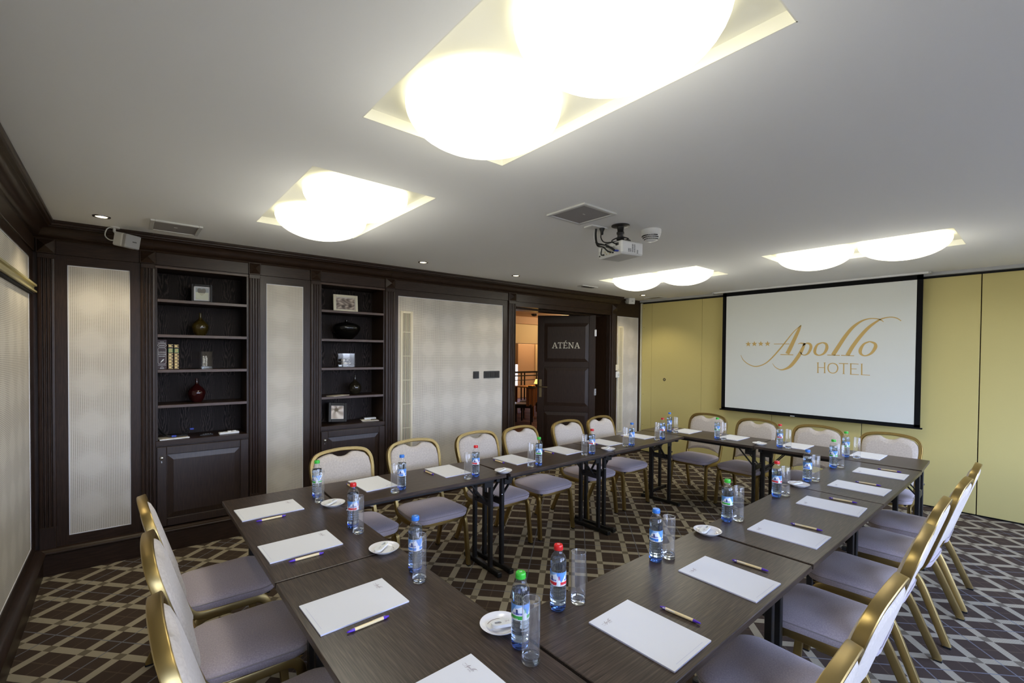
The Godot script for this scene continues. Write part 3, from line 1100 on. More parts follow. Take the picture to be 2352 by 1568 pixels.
func wall_front() -> void:
	var w := thing("wall_front", "dark wood panelled wall with fluted pilasters and pale fabric panels", "wall", W1, "", "structure")
	for q in [[-0.2, 0.171], [0.518, 0.669], [1.315, 1.456], [1.768, 1.918], [2.57, 2.72], [4.143, 4.334], [6.275, 6.42], [6.98, 7.25]]:
		span("stile", M.wood_v, w, Vector3(q[0], 0, -0.35), Vector3(q[1], H, 0.0))
	for q in [[0.171, 0.518, 0.253], [1.456, 1.768, 0.253], [2.72, 4.143, 0.253], [6.42, 6.98, 0.30]]:
		span("backing", M.wood_v, w, Vector3(q[0], 0, -0.35), Vector3(q[1], H, -0.03))
		span("rail", M.wood_h, w, Vector3(q[0], 0, -0.03), Vector3(q[1], q[2], 0.0))
		span("rail", M.wood_h, w, Vector3(q[0], 2.208, -0.03), Vector3(q[1], H, 0.0))
		fabric(w, Vector3(q[0], 0, -0.012), Vector3.RIGHT, q[1] - q[0], q[2], 2.208, Vector3.BACK)
	for q in [[0.669, 1.315], [1.918, 2.57]]:
		span("rail", M.wood_h, w, Vector3(q[0], 2.268, -0.33), Vector3(q[1], H, 0.0))
		span("backing", M.wood_v, w, Vector3(q[0], 0, -0.35), Vector3(q[1], 2.268, -0.325))
	span("door_header", M.wood_h, w, Vector3(4.334, 2.215, -0.35), Vector3(6.275, H, 0.0))
	# fluted lining of the doorway
	span("door_lining", M.wood_v, w, Vector3(6.255, 0, -0.30), Vector3(6.275, 2.215, -0.095))
	var b := MB.new()
	b.t = Transform3D(Basis(Vector3.BACK, Vector3.LEFT, Vector3.DOWN), Vector3(6.275, 0.0, -0.05))
	b.prism(flute_profile(0.09, 0.02), -2.215, 0.0, 0.6)
	obj(b, "door_lining", M.wood_v, w)
	span("door_lining", M.wood_v, w, Vector3(4.334, 0, -0.30), Vector3(4.342, 2.215, -0.02))
	span("door_lining", M.wood_h, w, Vector3(4.334, 2.195, -0.33), Vector3(6.275, 2.215, -0.16))
	for q in [[0.021, 0.108], [0.581, 0.669], [1.318, 1.403], [1.830, 1.918], [2.573, 2.675], [4.221, 4.334], [6.275, 6.383]]:
		pilaster(w, q[0], q[1])
	var fr := [0.114, 0.575, 0.675, 1.312, 1.409, 1.824, 1.924, 2.567, 2.681, 4.215, 4.34, 6.269]
	for k in range(0, fr.size(), 2):
		span("frieze", M.wood_h, w, Vector3(fr[k], 2.274, -0.01), Vector3(fr[k + 1], 2.372, 0.014), 0.002)
	var tr := thing("trim_1", "dark wood crown moulding above the bookcases and door", "cornice", W1, "", "structure")
	for q in [[-0.15, 0.66], [0.661, 2.62], [2.621, 4.30], [4.301, 6.42]]:
		crown(Vector3(q[0], 0, 0), Vector3(q[1], 0, 0), Vector3.BACK, tr, "moulding", M.wood_h)
	var bb := thing("baseboard_front", "dark wood skirting under the bookcases with a rounded top", "skirting", W1, "", "structure")
	for q in [[-0.1, 4.334], [6.275, 7.1]]:
		b = MB.new()
		b.box(Vector3((q[0] + q[1]) / 2, 0.075, 0.02), Vector3(q[1] - q[0], 0.15, 0.044), 0.002)
		obj(b, "board", M.wood_h, bb)
		b = MB.new()
		b.t = Transform3D(Basis(Vector3.BACK, Vector3.UP, Vector3.LEFT), Vector3(q[1], 0, 0))
		b.prism([Vector2(-0.01, 0.15), Vector2(0.046, 0.15), Vector2(0.053, 0.154), Vector2(0.056, 0.160), Vector2(0.054, 0.167), Vector2(0.047, 0.172), Vector2(0.040, 0.174), Vector2(0.036, 0.180), Vector2(0.028, 0.186), Vector2(-0.01, 0.187)], 0.0, q[1] - q[0], 0.5)
		obj(b, "moulding", M.wood_h, bb)


func wall_left() -> void:
	var w := thing("wall_left", "side wall clad in pale slotted fabric framed in dark wood", "wall", Transform3D(), "", "structure")
	span("backing", M.wood_v, w, Vector3(-0.25, 0, -0.35), Vector3(-0.02, H, 6.6))
	span("stile", M.wood_v, w, Vector3(-0.02, 0, -0.1), Vector3(0.0, H, 0.118))
	span("stile", M.wood_v, w, Vector3(-0.02, 0, 6.2), Vector3(0.0, H, 6.6))
	span("rail", M.wood_z, w, Vector3(-0.02, 2.222, 0.118), Vector3(0.0, H, 6.2))
	span("rail", M.wood_z, w, Vector3(-0.02, 0, 0.118), Vector3(0.0, 0.245, 6.2))
	fabric(w, Vector3(-0.008, 0, 0.118), Vector3.BACK, 6.08, 0.245, 2.222, Vector3.RIGHT)
	span("frieze", M.wood_z, w, Vector3(-0.01, 2.276, 0.02), Vector3(0.012, 2.372, 6.2), 0.002)
	var tr := thing("trim_2", "dark wood crown moulding above the fabric side wall", "cornice", Transform3D(), "", "structure")
	crown(Vector3(-0.018, 0, 6.4), Vector3(-0.018, 0, 0.0), Vector3.RIGHT, tr, "moulding", M.wood_z)
	var bb := thing("baseboard_left", "dark wood skirting under the fabric side wall", "skirting", Transform3D(), "", "structure")
	bx("board", M.wood_z, bb, Vector3(0.02, 0.075, 3.2), Vector3(0.044, 0.15, 6.4), 0.002)
	var b := MB.new()
	b.t = Transform3D(Basis(Vector3.RIGHT, Vector3.UP, Vector3.BACK), Vector3.ZERO)
	b.prism([Vector2(-0.01, 0.15), Vector2(0.046, 0.15), Vector2(0.056, 0.160), Vector2(0.047, 0.172), Vector2(0.036, 0.180), Vector2(0.028, 0.186), Vector2(-0.01, 0.187)], 0.0, 6.4, 0.5)
	obj(b, "moulding", M.wood_z, bb)
	var r := thing("trim_3", "olive metal hanging rail running along the fabric side wall", "rail", Transform3D(), "", "structure")
	b = MB.new()
	b.t = Transform3D(Basis(Vector3.RIGHT, Vector3.UP, Vector3.BACK), Vector3(-0.008, 0, 0.05))
	b.prism([Vector2(0, 1.988), Vector2(0.034, 1.988), Vector2(0.034, 1.999), Vector2(0.022, 2.001), Vector2(0.020, 2.004), Vector2(0.020, 2.026), Vector2(0.022, 2.029), Vector2(0.034, 2.031), Vector2(0.034, 2.044), Vector2(0, 2.044)], 0.0, 6.0)
	obj(b, "channel", M.rail_metal, r)
	span("lip", M.black_gap, r, Vector3(-0.008, 1.975, 0.10), Vector3(0.012, 1.987, 6.0))


func wall_far() -> void:
	var w := thing("wall_far", "mustard yellow folding partition wall of tall flat panels", "partition", Transform3D(), "", "structure")
	span("backing", M.black_gap, w, Vector3(7.06, 0, -0.35), Vector3(7.3, H, 6.6))
	var zs := [0.165, 0.35, 1.197, 2.172, 3.143, 4.097, 5.06, 6.02, 6.5]
	for k in zs.size() - 1:
		var p := bx("panel", M.partition, w, Vector3(7.042, 1.2275, (zs[k] + zs[k + 1]) / 2), Vector3(0.03, 2.417, zs[k + 1] - zs[k] - (0.003 if k < 3 else 0.008)), 0.0015)
		if k == 0:
			for y in [0.45, 0.95, 1.5, 2.05, 2.36]:
				bx("screw", M.black_gap, p, Vector3(7.026, y, 0.20), Vector3(0.003, 0.008, 0.008), 0.001)
		if k == 1:
			var b := MB.new()
			b.t = Transform3D(Basis(Vector3.BACK, PI / 2), Vector3(7.0275, 1.21, 0.588))
			b.lathe([Vector2(0.010, -0.004), Vector2(0.010, 0.0), Vector2(0.022, 0.0), Vector2(0.024, 0.002), Vector2(0.022, 0.004), Vector2(0.012, 0.004), Vector2(0.012, -0.004)], 20)
			obj(b, "crank_hole", M.black_rubber, p)
	bx("jamb", M.partition_trim, w, Vector3(7.035, 1.225, 0.150), Vector3(0.05, 2.45, 0.022), 0.002)
	var tr := thing("trim_4", "grey metal ceiling track above the yellow partition", "track", Transform3D(), "", "structure")
	span("channel", M.track_grey, tr, Vector3(6.992, 2.461, 0.14), Vector3(7.11, H + 0.002, 6.5))


func bookcase(s0: float, s1: float, label: String) -> Node3D:
	var c := (s0 + s1) / 2
	var w := s1 - s0
	var t := thing("bookcase", label, "bookcase", W1 * place(Vector3(c, 0, 0)))
	span("back_panel", M.ash_back, t, Vector3(-w / 2, 0.88, -0.324), Vector3(w / 2, 2.268, -0.312))
	for s in [-1.0, 1.0]:
		span("side", M.wood_v, t, Vector3(s * w / 2, 0.19, -0.312), Vector3(s * (w / 2 - 0.014), 2.268, -0.002))
	span("top_trim", M.wood_edge, t, Vector3(-w / 2, 2.25, -0.03), Vector3(w / 2, 2.268, 0.004), 0.002)
	span("top_board", M.wood_h, t, Vector3(-w / 2 + 0.014, 2.252, -0.312), Vector3(w / 2 - 0.014, 2.267, -0.03))
	for y in [2.0085, 1.728, 1.4464, 1.163]:
		var b := MB.new()
		b.box(Vector3(0, y - 0.0115, -0.157), Vector3(w - 0.03, 0.023, 0.308), 0.001)
		var sh := obj(b, "shelf", M.wood_h, t)
		span("edge_strip", M.wood_edge, sh, Vector3(-w / 2 + 0.014, y - 0.023, -0.004), Vector3(w / 2 - 0.014, y, 0.002), 0.001)
	span("counter", M.wood_h, t, Vector3(-w / 2, 0.842, -0.312), Vector3(w / 2, 0.880, 0.014), 0.002)
	span("carcass", M.wood_v, t, Vector3(-w / 2 + 0.014, 0.19, -0.312), Vector3(w / 2 - 0.014, 0.838, -0.012))
	var d := span("cabinet_door", M.cabinet_wood, t, Vector3(-w / 2 + 0.006, 0.196, -0.010), Vector3(w / 2 - 0.004, 0.832, 0.010), 0.002)
	var m := 0.062
	var fr := MB.new()  # frame of the door: four members round a sunk field
	for q in [[-w / 2 + 0.006 + m / 2, 0.514, m, 0.636], [w / 2 - 0.004 - m / 2, 0.514, m, 0.636], [0.001, 0.832 - m / 2, w - 0.01 - 2 * m, m], [0.001, 0.196 + m / 2, w - 0.01 - 2 * m, m]]:
		fr.box(Vector3(q[0], q[1], 0.017), Vector3(q[2], q[3], 0.014), 0.003)
	obj(fr, "door_frame", M.cabinet_wood, d)
	var rp := MB.new()  # raised panel with sloping margins
	var x0 := -w / 2 + 0.006 + m + 0.004
	var x1 := w / 2 - 0.004 - m - 0.004
	var y0 := 0.196 + m + 0.004
	var y1 := 0.832 - m - 0.004
	var o := [Vector3(x0, y0, 0.0105), Vector3(x1, y0, 0.0105), Vector3(x1, y1, 0.0105), Vector3(x0, y1, 0.0105)]
	var inn := [Vector3(x0 + 0.04, y0 + 0.04, 0.020), Vector3(x1 - 0.04, y0 + 0.04, 0.020), Vector3(x1 - 0.04, y1 - 0.04, 0.020), Vector3(x0 + 0.04, y1 - 0.04, 0.020)]
	for k in 4:
		rp.poly([o[k], o[(k + 1) % 4], inn[(k + 1) % 4], inn[k]])
	var up := []
	for q in inn:
		up.append(q + Vector3(0, 0, 0.003))
	for k in 4:
		rp.poly([inn[k], inn[(k + 1) % 4], up[(k + 1) % 4], up[k]])
	rp.poly(up)
	obj(rp, "raised_panel", M.cabinet_wood, d)
	var kn := MB.new()
	kn.t = Transform3D(Basis(Vector3.RIGHT, PI / 2), Vector3(-w / 2 + 0.036, 0.748, 0.024))
	kn.lathe([Vector2(0.009, 0), Vector2(0.006, 0.004), Vector2(0.006, 0.012), Vector2(0.0125, 0.016), Vector2(0.014, 0.021), Vector2(0.010, 0.026), Vector2(0, 0.028)], 16, 0.4)
	obj(kn, "knob", M.steel, d)
	bx("key", M.steel, d, Vector3(-w / 2 + 0.036, 0.715, 0.03), Vector3(0.008, 0.018, 0.003), 0.001)
	return t


func door() -> void:
	# three-panelled leaf standing half open into the hall; x runs from the hinge to the free edge
	var dir := Vector3(-0.633, 0, -0.774).normalized()
	var t := thing("door_1", "dark wood three-panel door standing half open, with pale lettering", "door", Transform3D(Basis(-dir, Vector3.UP, (-dir).cross(Vector3.UP)), Vector3(6.035, 0, 0.005)), "", "structure")
	# local x points from the free edge to the hinge, so the leaf spans x from -0.9 to 0, its visible face at +z
	var w := 0.90
	span("core", M.wood_v, t, Vector3(-w, 0.01, -0.035), Vector3(0, 2.205, -0.006))
	var rails := [0.01, 0.13, 0.70, 0.785, 1.395, 1.475, 2.085, 2.205]
	for q in [[-w, -w + 0.10], [-0.10, 0.0]]:
		span("stile", M.wood_v, t, Vector3(q[0], 0.01, -0.008), Vector3(q[1], 2.205, 0.006), 0.002)
	for k in range(0, 8, 2):
		span("rail", M.wood_h, t, Vector3(-w + 0.10, rails[k], -0.008), Vector3(-0.10, rails[k + 1], 0.006), 0.002)
	for k in range(1, 7, 2):
		var b := MB.new()
		var x0 := -w + 0.106
		var x1 := -0.106
		var y0: float = rails[k] + 0.006
		var y1: float = rails[k + 1] - 0.006
		var o := [Vector3(x0, y0, -0.005), Vector3(x1, y0, -0.005), Vector3(x1, y1, -0.005), Vector3(x0, y1, -0.005)]
		var i := [Vector3(x0 + 0.05, y0 + 0.05, 0.005), Vector3(x1 - 0.05, y0 + 0.05, 0.005), Vector3(x1 - 0.05, y1 - 0.05, 0.005), Vector3(x0 + 0.05, y1 - 0.05, 0.005)]
		for j in 4:
			b.poly([o[j], o[(j + 1) % 4], i[(j + 1) % 4], i[j]])
		b.poly(i)
		obj(b, "raised_panel", M.wood_v, t)
	var tm := obj(text_mesh("ATÉNA", 0.092, "Droid Serif", false, 0.003), "lettering", M.frame_cream, t)
	tm.position = Vector3(-0.455, 1.735, 0.007)
	var hp := thing_part("handle", t)
	var b := MB.new()
	b.box(Vector3(-w + 0.048, 1.06, 0.010), Vector3(0.042, 0.28, 0.008), 0.003)
	obj(b, "plate", M.brass, hp)
	b = MB.new()
	b.tube(MB.smooth([Vector3(-w + 0.048, 1.085, 0.010), Vector3(-w + 0.048, 1.085, 0.045), Vector3(-w + 0.062, 1.085, 0.056), Vector3(-w + 0.10, 1.085, 0.058), Vector3(-w + 0.165, 1.082, 0.056)], 4), 0.009, 10)
	obj(b, "lever", M.brass, hp)
	for y in [0.25, 1.02, 1.93]:
		b = MB.new()
		b.t = Transform3D(Basis(), Vector3(0.006, y, 0.008))
		b.lathe([Vector2(0, -0.05), Vector2(0.008, -0.05), Vector2(0.008, 0.05), Vector2(0, 0.05)], 12)
		b.box(Vector3(-0.012, 0.0, -0.002), Vector3(0.02, 0.1, 0.003))
		obj(b, "hinge", M.steel, t)


func thing_part(called: String, parent: Node) -> Node3D:
	var o := Node3D.new()
	o.name = called
	parent.add_child(o, true)
	return o


func screen(logo: ArrayMesh) -> void:
	var t := thing("projection_screen", "black framed white projection screen with gold hotel logo on the yellow wall", "screen", place(Vector3(6.893, 0, 2.62)))
	span("sheet", M.screen_white, t, Vector3(-0.0006, 0.88, -1.005), Vector3(0.0006, 2.42, 1.007))
	for q in [[-1.055, -1.004, 0.852, 2.47], [1.006, 1.056, 0.852, 2.47], [-1.055, 1.056, 2.419, 2.47], [-1.055, 1.056, 0.852, 0.881]]:
		span("border", M.screen_black, t, Vector3(-0.0012, q[2], q[0]), Vector3(0.0008, q[3], q[1]))
	var b := MB.new()
	b.box(Vector3(-0.004, 0.846, 0.0), Vector3(0.022, 0.016, 2.15), 0.004)
	obj(b, "bottom_bar", M.screen_black, t)
	bx("badge", M.silver_paint, t, Vector3(-0.017, 0.848, -0.15), Vector3(0.002, 0.010, 0.05), 0.0005)
	b = MB.new()
	b.box(Vector3(0.0, 2.482, -0.04), Vector3(0.06, 0.022, 2.28), 0.005)
	obj(b, "casing", M.white_plastic, t)
	for s in [-1.0, 1.0]:
		bx("casing_end", M.track_grey, t, Vector3(0.0, 2.480, -0.04 + s * 1.15), Vector3(0.064, 0.027, 0.02), 0.003)
	var o := obj(logo, "logo_print", M.logo_gold, t)
	o.transform = Transform3D(Basis(Vector3.BACK, Vector3.UP, Vector3.LEFT), Vector3(-0.0012, 1.748, 2.7558 - 2.62))


# ---------------------------------------------------------------- ceiling fittings
func ceiling_things() -> void:
	var lc := Color(1.0, 0.99, 0.945)
	var where := {
		"1.522,1.313": "opal dome ceiling lamp before the pair of bookcases, on the bookcase side of its recess",
		"1.522,1.930": "opal dome ceiling lamp before the pair of bookcases, overlapping the one by the bookcases",
		"1.522,3.168": "opal dome ceiling lamp over the tables opposite the screen, beside the largest dome",
		"1.522,3.785": "largest looking opal dome ceiling lamp, over the table row opposite the bookcases",
		"5.208,1.313": "opal dome ceiling lamp in the recess by the door, on the door side",
		"5.208,1.930": "opal dome ceiling lamp in the recess by the door, side away from it",
		"5.208,3.168": "opal dome ceiling lamp above the screen tables, on the door side of its recess",
		"5.208,3.785": "opal dome ceiling lamp above the screen tables, on the side away from the door"}
	for x in [1.522, 5.208]:
		for z in [1.313, 1.930, 3.168, 3.785]:
			var t := thing("ceiling_lamp", where["%.3f,%.3f" % [x, z]], "ceiling lamp", place(Vector3(x, H + 0.043, z)), "opal dome lamps in the ceiling recesses")
			var b := MB.new()
			b.lathe([Vector2(0, -0.02), Vector2(0.17, -0.02), Vector2(0.17, 0.0), Vector2(0, 0.0)], 32)
			obj(b, "base_plate", M.white_plastic, t)
			b = MB.new()
			var pr := []
			for k in 15:
				var a := PI / 2 * k / 14
				pr.append(Vector2(sin(a) * 0.290, -0.024 - cos(a) * 0.140))
			pr.append(Vector2(0.288, -0.017))
			pr.append(Vector2(0.280, -0.016))
			pr.append(Vector2(0.265, -0.024))
			pr.append(Vector2(0.0, -0.024))
			b.lathe(pr, 48, 0.4)
			obj(b, "glass_dome", M.lamp_glass, t)
			omni(Vector3(x, H - 0.20, z), 0.168, lc, 0.14)
	var spots := [[0.369, 0.434, "small round recessed spotlight, lit, beside the speaker over the fabric corner", true], [2.737, 0.538, "small round recessed spotlight above the second bookcase", false], [3.905, 0.584, "small round recessed spotlight above the wide fabric panel", false], [6.413, 0.588, "small round recessed spotlight in the corner by the yellow partition", true]]
	for q in spots:
		var t := thing("downlight", q[2], "spotlight", place(Vector3(q[0], H, q[1])), "recessed spotlights")
		var b := MB.new()
		b.lathe([Vector2(0.033, -0.001), Vector2(0.038, -0.006), Vector2(0.047, -0.005), Vector2(0.049, 0.0)], 28)
		obj(b, "ring", M.steel, t)
		b = MB.new()
		b.lathe([Vector2(0, -0.004), Vector2(0.031, -0.003), Vector2(0.033, 0.0)], 20)
		obj(b, "bulb", M.spot_bulb, t)
		spot_lamp(Vector3(q[0], H - 0.012, q[1]), 0.55 if q[3] else 0.3, Color(1.0, 0.94, 0.80), 58.0)
	# flat grilles
	grille(Vector3(0.770, H, 0.44), Vector2(0.30, 0.32), "flat grey ceiling speaker grille beside the crown moulding over the bookcase corner")
	grille(Vector3(2.71, H, 2.613), Vector2(0.315, 0.32), "flat grey square ceiling speaker grille beside the projector")
	grille(Vector3(6.78, H, 0.56), Vector2(0.22, 0.26), "flat grey ceiling grille in the corner by the yellow partition")
	var e := thing("emergency_light", "small flat ceiling emergency light in front of the door", "ceiling light", W1 * place(Vector3(5.16, H, 0.50)))
	bx("housing", M.silver_paint, e, Vector3(0, -0.004, 0), Vector3(0.30, 0.008, 0.10), 0.003)
	bx("lens", M.dark_plastic, e, Vector3(0, -0.010, 0), Vector3(0.20, 0.006, 0.06), 0.003)
	# smoke detector
	var s := thing("smoke_detector", "white domed smoke detector on the ceiling beside the projector", "smoke detector", Transform3D(Basis.from_scale(Vector3.ONE * 1.28), Vector3(3.375, H, 2.69)))
	var b := MB.new()
	b.lathe([Vector2(0, -0.024), Vector2(0.050, -0.024), Vector2(0.054, -0.018), Vector2(0.054, 0.0)], 32)
	obj(b, "base", M.white_plastic, s)
	b = MB.new()
	b.lathe([Vector2(0, -0.066), Vector2(0.018, -0.065), Vector2(0.036, -0.056), Vector2(0.047, -0.040), Vector2(0.052, -0.026), Vector2(0.050, -0.024)], 32, 0.4)
	obj(b, "dome", M.white_plastic, s)
	b = MB.new()
	for row in 3:
		var r: float = [0.0495, 0.0440, 0.0372][row]
		for k in 22:
			var a := -2.6 + k * 0.11 * (1.0 + row * 0.12)
			b.t = Transform3D(Basis(Vector3.UP, a), Vector3(sin(a) * r, -0.036 - row * 0.0085, cos(a) * r))
			b.box(Vector3.ZERO, Vector3(0.0028, 0.006, 0.004))
	obj(b, "vent_slots", M.dark_plastic, s)
	speakers()
	projector()


func grille(at: Vector3, size: Vector2, label: String) -> void:
	var t := thing("ceiling_grille", label, "ceiling grille", place(at), "flat ceiling grilles")
	var b := MB.new()
	for k in [-1.0, 1.0]:
		b.box(Vector3(k * (size.x / 2 - 0.0125), -0.006, 0), Vector3(0.025, 0.012, size.y), 0.003)
		b.box(Vector3(0, -0.006, k * (size.y / 2 - 0.0125)), Vector3(size.x - 0.05, 0.012, 0.025), 0.003)
	obj(b, "frame", M.silver_paint, t)
	bx("mesh_panel", M.vent_grey, t, Vector3(0, -0.005, 0), Vector3(size.x - 0.052, 0.006, size.y - 0.052), 0.001)
	bx("badge", M.silver_paint, t, Vector3(0, -0.0085, 0.02), Vector3(0.02, 0.002, 0.006), 0.0)


func speakers() -> void:
	for q in [[Vector3(0.505, H - 0.102, 0.215), Vector3(0.62, -0.20, 0.76), "small silver cube loudspeaker hung on a bracket beside the fabric corner", Vector3(0.43, H, 0.14)], [Vector3(6.60, 2.452, 0.235), Vector3(-0.45, -0.18, 0.87), "small silver cube loudspeaker hung above the narrow fabric panel by the partition", Vector3(6.60, H, 0.20)]]:
		var f: Vector3 = (q[1] as Vector3).normalized()
		var x := Vector3.UP.cross(f).normalized()
		var t := thing("cube_speaker", q[2], "loudspeaker", Transform3D(Basis(x, f.cross(x), f), q[0]), "small cube loudspeakers")
		var b := MB.new()
		b.box(Vector3(0, 0, -0.025), Vector3(0.11, 0.098, 0.080), 0.008)
		obj(b, "cabinet", M.silver_paint, t)
		b = MB.new()
		b.box(Vector3(0, 0, 0.032), Vector3(0.108, 0.096, 0.036), 0.006)
		obj(b, "front_grille", M.grey_plastic if f.x > 0 else M.silver_paint, t)
		bx("badge", M.dark_plastic, t, Vector3(0.008, 0.0, 0.0505), Vector3(0.030, 0.006, 0.001), 0.0)
		var inv: Transform3D = t.transform.affine_inverse()
		var m: Vector3 = inv * (q[3] as Vector3)
		b = MB.new()
		b.tube([Vector3(0, 0.0, -0.06), m + inv.basis * Vector3(0, -0.03, 0), m], 0.009, 10)
		b.t = Transform3D(inv.basis, m)
		b.lathe([Vector2(0, -0.008), Vector2(0.03, -0.008), Vector2(0.034, 0.0)], 20)
		obj(b, "bracket", M.silver_paint, t)
		b = MB.new()
		b.tube(MB.smooth([Vector3(-0.02, 0.0, -0.060), Vector3(-0.05, -0.02, -0.085), m + inv.basis * Vector3(-0.05, -0.07, 0.0), m + inv.basis * Vector3(-0.04, -0.02, 0.0), m + inv.basis * Vector3(-0.012, -0.002, 0.0)], 5), 0.004, 8)
		obj(b, "cable", M.silver_paint, t)


func projector() -> void:
	# rear face towards -x, seen from below with its sockets and cables
	var t := thing("projector", "white video projector hanging from a black ceiling mount with cables", "projector", place(Vector3(3.115, 2.27, 2.615), -0.20))
	var b := MB.new()
	b.box(Vector3(0, 0.046, 0), Vector3(0.195, 0.088, 0.245), 0.010)
	obj(b, "housing", M.white_plastic, t)
	bx("bottom_plate", M.silver_paint, t, Vector3(0.0, 0.001, 0.0), Vector3(0.165, 0.004, 0.215), 0.002)
	bx("rear_panel", M.silver_paint, t, Vector3(-0.098, 0.030, 0.0), Vector3(0.003, 0.042, 0.225), 0.001)
	for k in 7:
		var c := MB.new()
		c.t = Transform3D(Basis(Vector3.BACK, PI / 2), Vector3(-0.099, 0.018 + (k % 2) * 0.016, -0.055 + k * 0.016))
		c.lathe([Vector2(0.0032, 0.008), Vector2(0.0055, 0.008), Vector2(0.0055, 0.0), Vector2(0.0032, 0.0)].map(func(p): return p), 12)
		obj(c, "socket", M.ivory_plastic if k % 3 else M.dark_plastic, t)
	bx("network_port", M.dark_plastic, t, Vector3(-0.0995, 0.016, -0.098), Vector3(0.004, 0.010, 0.012), 0.001)
	bx("power_socket", M.dark_plastic, t, Vector3(-0.099, 0.068, 0.080), Vector3(0.01, 0.018, 0.026), 0.002)
	bx("blue_plug", M.blue_plug, t, Vector3(-0.112, 0.020, 0.088), Vector3(0.026, 0.009, 0.018), 0.002)
	b = MB.new()  # cooling slots on the side
	for col in [[-0.045, 3, 4, 0.018], [-0.030, 3, 4, 0.018], [-0.012, 2, 9, 0.018], [0.006, 3, 9, 0.018], [0.032, 2, 4, 0.014]]:
		for j in int(col[2]):
			b.box(Vector3(col[0] + 0.01, col[3] + j * 0.0062, 0.1228), Vector3(0.011, 0.0028, 0.002))
	obj(b, "vent_slots", M.dark_plastic, t)
	bx("mount_plate", M.black_metal, t, Vector3(0.01, 0.094, 0.0), Vector3(0.16, 0.010, 0.18), 0.003)
	b = MB.new()
	var top := H - 2.27
	b.lathe([Vector2(0, 0.092), Vector2(0.020, 0.092), Vector2(0.020, 0.120), Vector2(0.027, 0.124), Vector2(0.027, 0.136), Vector2(0.021, 0.140), Vector2(0.021, 0.160), Vector2(0.026, 0.164), Vector2(0.026, 0.176), Vector2(0.020, 0.182), Vector2(0.024, top - 0.010), Vector2(0.062, top - 0.006), Vector2(0.062, top), Vector2(0, top)], 24)
	obj(b, "ceiling_mount", M.black_metal, t)
	for q in [[[Vector3(-0.115, top, -0.125), Vector3(-0.115, 0.17, -0.128), Vector3(-0.118, 0.11, -0.11), Vector3(-0.122, 0.085, -0.05), Vector3(-0.126, 0.055, 0.03), Vector3(-0.122, 0.022, 0.08)], 0.008, "black_rubber"], [[Vector3(-0.108, top, -0.125), Vector3(-0.112, 0.15, -0.13), Vector3(-0.120, 0.09, -0.10), Vector3(-0.128, 0.065, -0.03), Vector3(-0.126, 0.03, 0.015), Vector3(-0.105, 0.022, 0.025)], 0.005, "black_rubber"], [[Vector3(-0.120, top, -0.13), Vector3(-0.122, 0.14, -0.13), Vector3(-0.122, 0.095, -0.085), Vector3(-0.13, 0.065, 0.0), Vector3(-0.12, 0.055, 0.06)], 0.003, "white_plastic"], [[Vector3(-0.10, top - 0.05, -0.085), Vector3(-0.10, 0.14, -0.085), Vector3(-0.09, 0.105, -0.05), Vector3(-0.03, 0.108, 0.02), Vector3(0.02, 0.12, 0.06), Vector3(-0.04, 0.128, 0.05), Vector3(-0.09, 0.108, 0.03), Vector3(-0.118, 0.085, 0.05), Vector3(-0.108, 0.068, 0.075)], 0.004, "black_rubber"], [[Vector3(-0.125, 0.06, -0.045), Vector3(-0.128, 0.03, -0.05), Vector3(-0.120, 0.016, -0.055), Vector3(-0.10, 0.018, -0.05)], 0.004, "black_rubber"], [[Vector3(-0.06, 0.103, -0.09), Vector3(0.0, 0.108, -0.02), Vector3(0.03, 0.106, 0.06), Vector3(-0.02, 0.105, 0.09)], 0.006, "black_rubber"]]:
		b = MB.new()
		b.tube(MB.smooth(q[0], 5), q[1], 8)
		obj(b, "cable", M[q[2]], t)
	var s := thing("ceiling_socket", "small white ceiling socket plate feeding the projector cables", "socket", place(Vector3(3.02, H, 2.475), -0.1))
	bx("plate", M.white_plastic, s, Vector3(0, -0.005, 0), Vector3(0.15, 0.010, 0.085), 0.003)
	b = MB.new()
	b.lathe([Vector2(0.008, -0.055), Vector2(0.010, -0.052), Vector2(0.011, -0.035), Vector2(0.018, -0.018), Vector2(0.019, -0.010), Vector2(0, -0.010)], 16)
	b.t = Transform3D(Basis(), Vector3.ZERO)
	var pl := obj(b, "plug", M.black_rubber, s)
	pl.position = Vector3(0.03, 0, 0.03)


